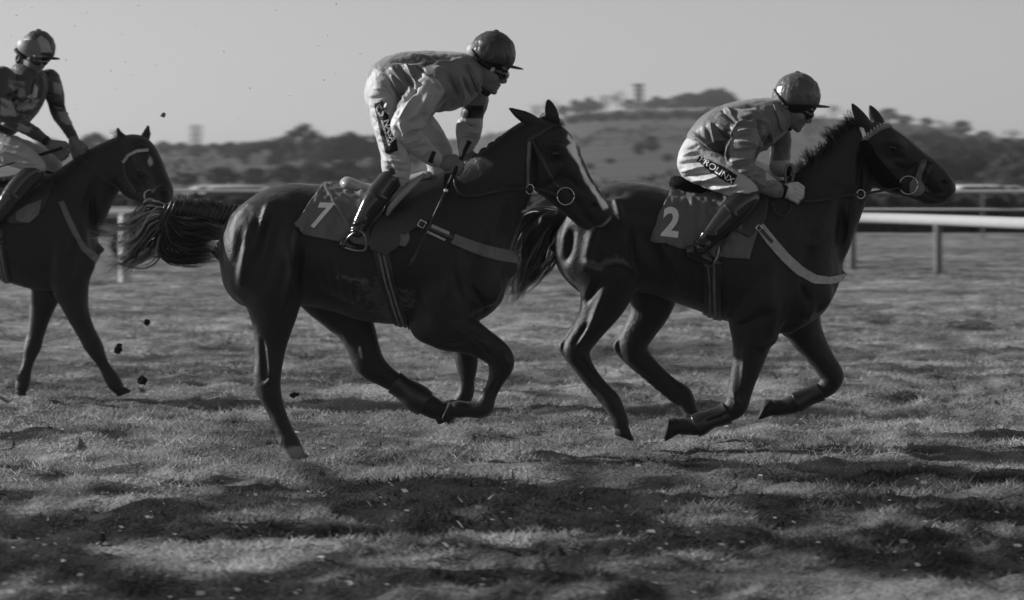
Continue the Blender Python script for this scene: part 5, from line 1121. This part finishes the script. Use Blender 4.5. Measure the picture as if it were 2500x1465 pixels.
br7 = ([[(945, 190, 40, 62), (938, 220, 44, 72), (936, 245, 42, 66)],
        [(938, 225, 40, 34, -.08), (944, 285, 37, 35, -.14), (955, 335, 33, 32, -.2), (963, 380, 30, 28, -.25), (968, 412, 32, 28, -.27), (972, 436, 22, 20, -.28)],
        [(955, 230, 42, 36, .08), (1005, 290, 44, 36, .14), (1050, 345, 40, 34, .2), (1076, 395, 32, 28, .25), (1070, 425, 26, 24, .27)]], [.02, .02, .02])
bt7 = ([[(962, 430, 25, 24, -.29), (938, 458, 27, 25, -.30), (912, 492, 26, 24, -.32), (890, 530, 21, 19, -.335), (873, 562, 18, 17, -.34)], [(1070, 430, 25, 24, .29), (1040, 460, 26, 25, .30), (1000, 500, 24, 24, .32), (985, 550, 19, 19, .33), (978, 570, 18, 17, .33)]], [.01, .01],
       [((842, 596, 15), (892, 627, 11)), ((960, 600, 15), (1005, 620, 11))], [(856, 556, 892, 545, 4, -3), (862, 548, 895, 536, 4, 3), (850, 566, 885, 562, 4, 3), (905, 470, 950, 490, 3, 2)])
f7 = [(1032, 181, 1083, 218, 5, 5), (1083, 218, 1062, 262, 5, 5), (1050, 225, 1010, 290, 8, 5), (1030, 200, 985, 250, 6, -4), (1010, 235, 975, 290, 6, 4), (1000, 300, 1040, 280, 6, -5), (1005, 315, 1050, 300, 5, 5), (985, 335, 1020, 322, 5, -5), (990, 350, 1028, 338, 4, 5), (1010, 365, 1045, 350, 4, -4), (1028, 380, 1056, 362, 4, 4), (975, 300, 990, 345, 5, 4), (965, 310, 985, 330, 4, -4),
      (1015, 160, 1035, 175, 6, -5), (955, 165, 1000, 215, 6, 4), (975, 160, 1015, 225, 6, -5), (990, 155, 1020, 210, 5, 5), (940, 185, 970, 230, 6, -4), (955, 185, 985, 240, 5, 4), (960, 150, 1030, 150, 6, -4), (1000, 135, 1050, 142, 5, 4), (1060, 140, 1110, 150, 6, -4), (1065, 155, 1125, 145, 5, 4), (1095, 180, 1120, 240, 7, -5), (1115, 175, 1135, 240, 6, 5), (1130, 190, 1150, 235, 5, -4), (1085, 235, 1060, 268, 5, -5), (1100, 205, 1090, 255, 6, 4), (1060, 165, 1100, 175, 5, 3),
      (1130, 300, 1165, 310, 5, -5), (1125, 315, 1165, 325, 5, 5), (1125, 335, 1160, 340, 4, -4)]
g7 = [(905, 240, 940, 235, 5, -4), (905, 255, 930, 262, 4, 3), (912, 285, 935, 300, 4, -3), (918, 315, 940, 330, 4, 3), (925, 345, 950, 355, 4, -3), (935, 372, 985, 380, 5, -5), (940, 392, 995, 398, 5, 5), (945, 410, 1000, 420, 5, -4), (942, 425, 990, 432, 4, 4), (955, 388, 970, 420, 5, 3), (915, 215, 950, 222, 5, 4), (935, 200, 960, 232, 5, -3), (1040, 300, 1080, 330, 6, 3), (1050, 350, 1095, 360, 5, -3)]
J7, Sb7, Ss7, Sr7, (T7h, R7h), ks7, kb7 = jockey(pl7, 'jockey standing in the stirrups in pale-sleeved silks and a dark plain helmet', (940, 420), hd7, silk7, br7, bt7, (810, 670), (1275, 105), .17, .40, f7, g7,
    [([(1032, 180), (1070, 195), (1086, 220), (1062, 265), (1030, 320), (1085, 385), (1070, 412), (1000, 380), (950, 340), (955, 290), (1000, 225)], .36, dict(near=16.31)), ([(1110, 290), (1180, 290), (1180, 390), (1110, 390)], .36, dict(near=17.)),
     ([(1125, 258), (1180, 258), (1180, 288), (1125, 288)], .008, {}), ([(925, 172), (955, 140), (1003, 124), (1062, 122), (1076, 150), (1040, 152), (1020, 166), (1006, 143), (962, 160), (930, 180)], .10, {}), ([(1058, 392), (1062, 396), (1050, 398), (1046, 392), (1056, 368), (1062, 371)], .008, dict(near=16.31)), ([(1030, 148), (1076, 150), (1025, 168)], .02, {})])
helmet(pl7, J7, (1203, 131), 56, R(9), R(5), .042, dark=.04, peak_len=30, drop=26)
goggles(T7h, R7h, 1.06 * pl7.m, J7, disc=True)
tube('chin_strap', [T7h(4, -4, 36), T7h(10, -22, 33), T7h(22, -38, 26), T7h(42, -44, 12), T7h(46, -44, 0), T7h(42, -44, -12), T7h(22, -38, -26), T7h(4, -4, -36)], .017, M['black'], J7, 8, 4, .6)
shell(pl7, Ss7, [[(1137, 160), (1146, 160), (1176, 222), (1168, 228)]], 'collar', M['satin'], J7, off=.006, thick=.006, dyref=-.1, tone=.10)
shell(pl7, Ss7, strap_polys([(1060, 370, 9), (1050, 396, 9)]), 'cuff_band', M['black'], J7, off=.002, thick=.002, dyref=-.22, side='near')
LP7 = shell(pl7, Sr7, [[(913, 254), (948, 240), (958, 285), (966, 330), (980, 366), (944, 377), (928, 320)]], 'leg_patch', M['patch'], J7, off=.003, thick=.002, dyref=-.25, side='near')
PS7 = ObjSurf(LP7)
def word(pl, Sf, txt, org, e1, e2, parent, name, size=1., weight=0., dyref=-.25, mt=None, lift=.0045):
    V, F = text_arrays(txt, size, weight, 0, .3); return lay_on(pl, Sf, V, F, name, mt or M['print_white'], parent, org, e1, e2, dyref, lift)
ux, uy = np.array([.31, .95]), np.array([.95, -.31])
word(pl7, PS7, 'NASA', (936, 294), ux * 22.5, uy * 20, J7, 'patch_lettering', 1., .02)
word(pl7, PS7, 'HYDRAULICS', (929, 295), ux * 10.8, uy * 6.8, J7, 'patch_lettering', 1., .01)
for cx, cy, an in ((921, 265, 1.7), (929, 261, .9), (940, 258, -1.1), (926, 279, .9), (934, 277, 1.8), (944, 272, .7)):      # six-petal emblem
    V = np.array([[cx + 7.5 * math.cos(a) * math.cos(an) - 2.8 * math.sin(a) * math.sin(an), cy + 7.5 * math.cos(a) * math.sin(an) + 2.8 * math.sin(a) * math.cos(an)] for a in np.arange(12) * math.pi / 6])
    lay_on(pl7, PS7, V, [tuple(range(12))], 'emblem_petal', M['tack_pale'], J7, (0, 0), (1, 0), (0, 1), -.25, .0045)
def whip(pl, a, mid, tip, r0, label, flap=True):
    e = empty('riding_whip', pl.p(*a), label, 'whip', 'riding whips'); A, B, T_ = pl.p(*a), pl.p(*mid), pl.p(*tip)
    tube('handle', [A, A + (B - A) * .03, A + (B - A) * .5, B], [r0 * 1.5, r0, r0, r0 * .85], M['black'], e, 8, 2); tube('collar', [B, B + (T_ - B) * .03], r0 * .95, M['print_white'], e, 8, 2)
    tube('shaft', [B + (T_ - B) * .035, (B + T_) / 2, T_], [r0 * .55, r0 * .45, r0 * .35], M['leather'], e, 8, 3)
    if flap: tube('flap', [T_ + (B - T_) * .16, T_ + (B - T_) * .06, T_ - (B - T_) * .04], [r0 * .8, r0 * 1.1, r0 * .7], M['leather'], e, 8, 2, .4)
    return e
whip(pl7, (1145, 347, -.13), (1090, 462, -.25), (1004, 642, -.33), .0125, 'black whip with a pale collar slanting down from the standing jockey\'s hand')

# ---------------- the crouching jockey on number two
hd2 = lambda f: (head(f, pl2.p(1919, 258), 1.0 * pl2.m, R(33), R(5), pl2.p(1886, 292)), fist(f, pl2, (1912, 463), (1938, 472), -.16), fist(f, pl2, (1922, 418), (1942, 430), .02))[0]
silk2 = ([[(1716, 345, 40, 60), (1758, 330, 62, 80), (1812, 316, 68, 84), (1862, 298, 56, 70), (1892, 285, 42, 48), (1905, 283, 28, 32)],
          [(1828, 312, 48, 40, -.16), (1815, 355, 41, 36, -.2), (1804, 395, 34, 31, -.22), (1812, 420, 31, 29, -.22), (1850, 440, 27, 25, -.2), (1882, 457, 22, 21, -.18), (1900, 466, 17, 17, -.17)],
          [(1892, 312, 36, 30, .14), (1906, 345, 25, 24, .17), (1905, 378, 24, 23, .17), (1902, 405, 23, 21, .1), (1918, 418, 15, 15, .04)]], [.02, .012, .012])
br2 = ([[(1706, 360, 36, 60), (1700, 392, 44, 68), (1704, 415, 40, 62)],
        [(1698, 398, 44, 38, -.09), (1740, 418, 42, 38, -.16), (1780, 440, 34, 32, -.24), (1812, 460, 25, 26, -.29), (1830, 468, 20, 22, -.30)],
        [(1710, 398, 40, 36, .09), (1790, 405, 32, 32, .18), (1850, 420, 24, 26, .26), (1895, 440, 19, 22, .28)]], [.02, .02, .02])
bt2 = ([[(1828, 484, 28, 25, -.31), (1800, 508, 33, 26, -.32), (1766, 545, 29, 24, -.33), (1730, 582, 21, 20, -.34), (1712, 600, 19, 18, -.345)], [(1890, 460, 24, 24, .30), (1860, 500, 28, 24, .31), (1830, 550, 22, 20, .33), (1800, 590, 18, 18, .33)]], [.01, .01],
       [((1688, 614, 16), (1760, 648, 10)), ((1790, 610, 15), (1850, 640, 10))], [(1700, 578, 1740, 590, 4, -3), (1695, 588, 1735, 602, 4, 3), (1708, 568, 1750, 575, 4, 3), (1700, 605, 1740, 620, 4, 3), (1770, 500, 1800, 530, 3, 2)])
f2 = [(1796, 310, 1815, 295, 5, 6), (1796, 310, 1783, 351, 4, 5), (1783, 351, 1775, 390, 4, 5), (1762, 268, 1795, 305, 6, -6), (1772, 262, 1800, 298, 5, 6), (1815, 290, 1860, 285, 6, -4), (1820, 278, 1870, 300, 6, 4), (1735, 300, 1745, 340, 8, 6), (1725, 315, 1735, 350, 6, -6), (1755, 330, 1790, 340, 6, -5), (1750, 305, 1785, 325, 6, 4), (1790, 335, 1835, 330, 5, -4), (1800, 345, 1845, 350, 5, 4), (1800, 320, 1840, 315, 5, 3), (1790, 370, 1840, 365, 5, -4), (1785, 395, 1835, 385, 5, 4), (1785, 412, 1830, 402, 5, -6), (1795, 425, 1845, 410, 5, 5), (1815, 438, 1860, 430, 5, -4), (1840, 455, 1880, 440, 5, 4), (1865, 465, 1895, 450, 4, -4), (1825, 428, 1870, 455, 5, 3),
      (1850, 300, 1865, 350, 6, -5), (1870, 295, 1885, 345, 6, 5), (1720, 350, 1760, 375, 6, 4), (1740, 380, 1775, 385, 5, -4), (1840, 355, 1880, 365, 6, 3), (1790, 262, 1840, 262, 5, -3), (1690, 325, 1720, 345, 4, 5)]
g2 = [(1662, 400, 1720, 390, 5, -5), (1665, 418, 1730, 405, 5, 5), (1672, 432, 1750, 420, 5, -5), (1690, 440, 1770, 432, 5, 5), (1705, 452, 1785, 445, 5, -5), (1735, 460, 1800, 455, 4, 5), (1760, 470, 1815, 462, 4, -4), (1668, 380, 1700, 370, 4, 4), (1678, 362, 1705, 355, 4, -4), (1720, 440, 1790, 420, 5, 3), (1780, 465, 1830, 470, 4, 4)]
J2, Sb2, Ss2, Sr2, (T2h, R2h), ks2, kb2 = jockey(pl2, 'jockey crouching low in grey silks on the leading horse', (1700, 460), hd2, silk2, br2, bt2, (1640, 690), (2020, 215), .14, .44, f2, g2,
    [([(1796, 308), (1870, 318), (1840, 402), (1910, 445), (1895, 490), (1780, 432), (1770, 390), (1782, 350)], .20, dict(near=16.91)), ([(1706, 366), (1745, 345), (1780, 340), (1782, 396), (1735, 386)], .05, {}), ([(1752, 318), (1775, 312), (1792, 330), (1775, 345)], .06, {}), ([(1862, 330), (1892, 330), (1886, 368), (1840, 402), (1845, 370)], .07, {}),
     ([(1870, 392), (1930, 392), (1930, 440), (1870, 440)], .45, {})])
def stripe_far(S_): pass
helmet(pl2, J2, (1946, 234), 57, R(1), R(5), .085, dark=.04, peak_len=30, drop=24)
goggles(T2h, R2h, pl2.m, J2)
tube('chin_strap', [T2h(2, -6, 36), T2h(8, -24, 32), T2h(18, -38, 24), T2h(36, -42, 10), T2h(38, -42, 0), T2h(36, -42, -10), T2h(18, -38, -24), T2h(2, -6, -36)], .016, M['black'], J2, 8, 4, .6)
shell(pl2, Ss2, [[(1886, 258), (1894, 256), (1916, 300), (1912, 320), (1902, 312)]], 'collar', M['satin'], J2, off=.006, thick=.006, dyref=-.1, tone=.16)
LP2 = shell(pl2, Sr2, [[(1702, 392), (1714, 374), (1765, 408), (1800, 425), (1786, 452), (1740, 425)]], 'leg_patch', M['patch'], J2, off=.003, thick=.002, dyref=-.25, side='near')
PS2 = ObjSurf(LP2); a_ = R(35)
word(pl2, PS2, 'PROLINX', (1705, 392), np.array([math.cos(a_), math.sin(a_)]) * 24, np.array([math.sin(a_), -math.cos(a_)]) * 22, J2, 'patch_lettering', 1., .0)
# gloves: white backs, black cuffs
for (wr, kn, dy) in (((1912, 463), (1938, 472), -.16), ((1922, 418), (1942, 430), .02)):
    f = Field(pl2.p(wr[0] - 30, kn[1] + 50, dy) - [0, .1, 0], pl2.p(kn[0] + 60, wr[1] - 50, dy) + [0, .12, 0], .0045); fist(f, pl2, wr, kn, dy, r=6.4); S_ = f.mesh(1); S_.V = S_.V + S_.N * .003
    S_.tone = None; g_ = mk('glove', S_.V, S_.F, M['glove'], J2); tube('glove_cuff', [pl2.p(wr[0] - 6, wr[1] - 1, dy), pl2.p(wr[0] + 8, wr[1] + 4, dy)], [.036, .042], M['black'], g_, 12, 2)

# ---------------- the trailing jockey, cut by the picture's left edge
hd3 = lambda f: (head(f, pl3.p(66, 144, -.02), 1.02 * pl3.m * .79, R(20), R(38), pl3.p(52, 185)), fist(f, pl3, (122, 352), (148, 368), -.14, r=4.9), fist(f, pl3, (180, 345), (190, 366), .0, r=4.9))[0]
silk3 = ([[(-35, 308, 40, 52), (5, 285, 50, 64), (45, 245, 54, 68), (66, 205, 48, 62), (62, 180, 34, 40)],
          [(5, 195, 34, 30, -.2), (-2, 240, 29, 26, -.26), (10, 278, 25, 23, -.28), (48, 303, 18, 17, -.24), (85, 325, 14, 13, -.2), (116, 346, 10, 10, -.15)],
          [(118, 198, 30, 28, .12), (134, 235, 22, 20, .14), (142, 272, 18, 17, .12), (160, 305, 15, 14, .07), (180, 338, 11, 11, .02)]], [.02, .012, .012])
br3 = ([[(-40, 312, 34, 50), (-45, 340, 38, 56)], [(-42, 345, 38, 32, -.1), (10, 365, 34, 32, -.2), (60, 385, 27, 26, -.27), (92, 408, 20, 20, -.29)], [(-30, 345, 34, 30, .1), (60, 370, 28, 26, .2), (130, 400, 22, 22, .27)]], [.02, .02, .02])
bt3 = ([[(84, 420, 23, 20, -.30), (52, 450, 25, 20, -.31), (20, 490, 22, 18, -.33), (-10, 535, 16, 15, -.34), (-20, 552, 14, 14, -.34)], [(125, 410, 22, 20, .30), (90, 450, 22, 20, .31), (50, 500, 18, 16, .32), (30, 540, 14, 14, .32)]], [.01, .01],
       [((-42, 572, 12), (4, 592, 8)), ((20, 555, 12), (66, 575, 8))], [(20, 470, 50, 490, 3, 2)])
f3 = [(20, 200, 60, 215, 6, -4), (10, 225, 50, 240, 6, 4), (30, 260, 80, 255, 6, -4), (20, 285, 70, 285, 5, 4), (0, 250, 25, 265, 5, -4), (5, 300, 45, 300, 4, 4), (60, 305, 90, 318, 3, -3), (120, 230, 150, 225, 4, 4), (125, 260, 160, 262, 4, -4), (140, 285, 165, 280, 4, 4), (85, 190, 75, 260, 5, -4), (100, 190, 95, 240, 5, 4)]
def cap3(S_):
    pl3.paint(S_, [(62, 128), (80, 105), (100, 86), (118, 100), (128, 128)], .32, soft=2); pl3.paint(S_, [(84, 76), (98, 76), (84, 104), (74, 112)], .02, soft=2); pl3.paint(S_, [(44, 90), (72, 78), (62, 118), (46, 126)], .16, soft=3)
J3, Sb3, Ss3, Sr3, (T3h, R3h), ks3, kb3 = jockey(pl3, 'jockey in dark silks and a diamond patterned helmet at the left edge', (-20, 400), hd3, silk3, br3, bt3, (-110, 620), (235, 100), .05, .36, [(*q[:5], q[5] * 1.6) for q in f3], [(0, 350, 60, 370, 4, 4), (10, 375, 80, 395, 4, -4), (-20, 365, 40, 390, 4, 4), (40, 395, 90, 400, 4, 3)],
    [([(20, 195), (60, 200), (62, 235), (25, 240)], .24, dict(soft=3)), ([(22, 212), (34, 222), (46, 214), (42, 232), (52, 244), (36, 240), (26, 256), (24, 240), (10, 238), (22, 228)], .015, dict(soft=2)), ([(0, 240), (35, 250), (40, 285), (0, 280)], .28, dict(soft=3, noise=3)), ([(40, 250), (95, 242), (88, 262), (60, 275), (42, 268)], .3, dict(soft=3, noise=8, nscale=60)),
     ([(130, 200), (150, 205), (152, 232), (132, 228)], .26, dict(soft=3)), ([(140, 275), (165, 275), (178, 305), (150, 300)], .26, dict(soft=3, noise=3)), ([(45, 300), (80, 310), (70, 325), (40, 318)], .26, dict(soft=3, noise=3)), ([(84, 205), (92, 215), (90, 240), (72, 240), (66, 236), (80, 228)], .5, dict(soft=3, noise=2)), ([(118, 252), (160, 244), (160, 262), (122, 272)], .008, dict(soft=2))], h=.006)
helmet(pl3, J3, (93, 117), 43, R(2), R(30), .05, dark=.015, peak_len=22, paint=cap3, strap=False, drop=18)
goggles(T3h, R3h, .8 * pl3.m, J3)
tube('chin_strap', [T3h(2, -6, 36), T3h(8, -24, 32), T3h(20, -40, 24), T3h(40, -44, 8), T3h(20, -40, -24), T3h(2, -6, -36)], .012, M['black'], J3, 8, 4, .6)
shell(pl3, Ss3, strap_polys([(108, 352, 9), (120, 334, 9)]), 'cuff_band', M['black'], J3, off=.003, thick=.002, dyref=-.15, side='near')
whip(pl3, (150, 362, -.2), (85, 382, -.3), (-60, 425, -.36), .012, 'black whip carried level across the trailing jockey\'s thigh', flap=False)

# ------------------------------------------------------------------ turf thrown up by the hooves
CL = [(288, 851, 9, 20.3, 'ragged dark clod flying behind the white marker post\'s foot'), (360, 787, 6, 21.5, 'small flat dark clod highest above the turf at the left'), (345, 929, 10, 19.5, 'dark clod just above the turf in front of the trailing horse'), (720, 963, 6, 15.8, 'small dark clod flying right of the standing hind leg'), (400, 282, 5, 18.5, 'pale grey fleck of turf high in the sky above the trailing horse\'s head')]
for px, py, r, D, lab in CL:
    c = at(px, py, D); f = Field(c - .06, c + .06, .004); rg = np.random.default_rng(int(px))
    for k in range(6): f.ell(c + rg.normal(0, .35, 3) * r * D / FPX, np.abs(rg.normal(.55, .15, 3)) * r * D / FPX + .004, k=.008)
    S_ = f.mesh(1); S_.V = S_.V + S_.N * (.011 * vnoise(S_.V, 70, 2) + .005 * vnoise(S_.V, 160, 3))[:, None]
    tag(mk('turf_clod', S_.V, S_.F, M['tack_grey'] if py < 300 else M['mud'], base=c), lab, 'clod', 'flying clods')
rg = np.random.default_rng(77); V = []; F = []; tn = []
for k in range(170):
    px, py = (rg.uniform(0, 900), rg.uniform(5, 420)) if k < 70 else (rg.uniform(150, 1500), rg.uniform(640, 1080)); D = rg.uniform(15, 22); c = at(px, py, D)
    a = rg.normal(0, 1, 3); a *= rg.uniform(.004, .012) / np.linalg.norm(a); b = rg.normal(0, 1, 3); b *= .003 / np.linalg.norm(b); o = len(V)
    V += [c - a, c + b, c + a, c - b]; F.append((o, o + 1, o + 2, o + 3)); tn += [.12 if k < 70 else .03] * 4
o = mk('turf_flecks', np.array(V), F, M['blade'], smooth=False, tone=tn); tag(o, 'tiny flecks of grass and turf thrown into the air', 'debris', kind='stuff')
# ------------------------------------------------------------------ the air: far things fade into pale haze
hz = bpy.data.materials.new('haze_air'); hz.use_nodes = True; n_ = hz.node_tree.nodes; n_.remove(n_['Principled BSDF'])
pv = n_.new('ShaderNodeVolumePrincipled'); pv.inputs['Color'].default_value = (.9, .9, .9, 1); pv.inputs['Density'].default_value = .0002; pv.inputs['Anisotropy'].default_value = .3
hz.node_tree.links.new(pv.outputs[0], n_['Material Output'].inputs['Volume'])
V, F = box((-700, -90, -2), (700, 2600, 60)); hb = mk('haze', V, F, hz, smooth=False); tag(hb, 'thin pale haze in the air over the racecourse', 'haze', kind='stuff'); hb.display_type = 'WIRE'
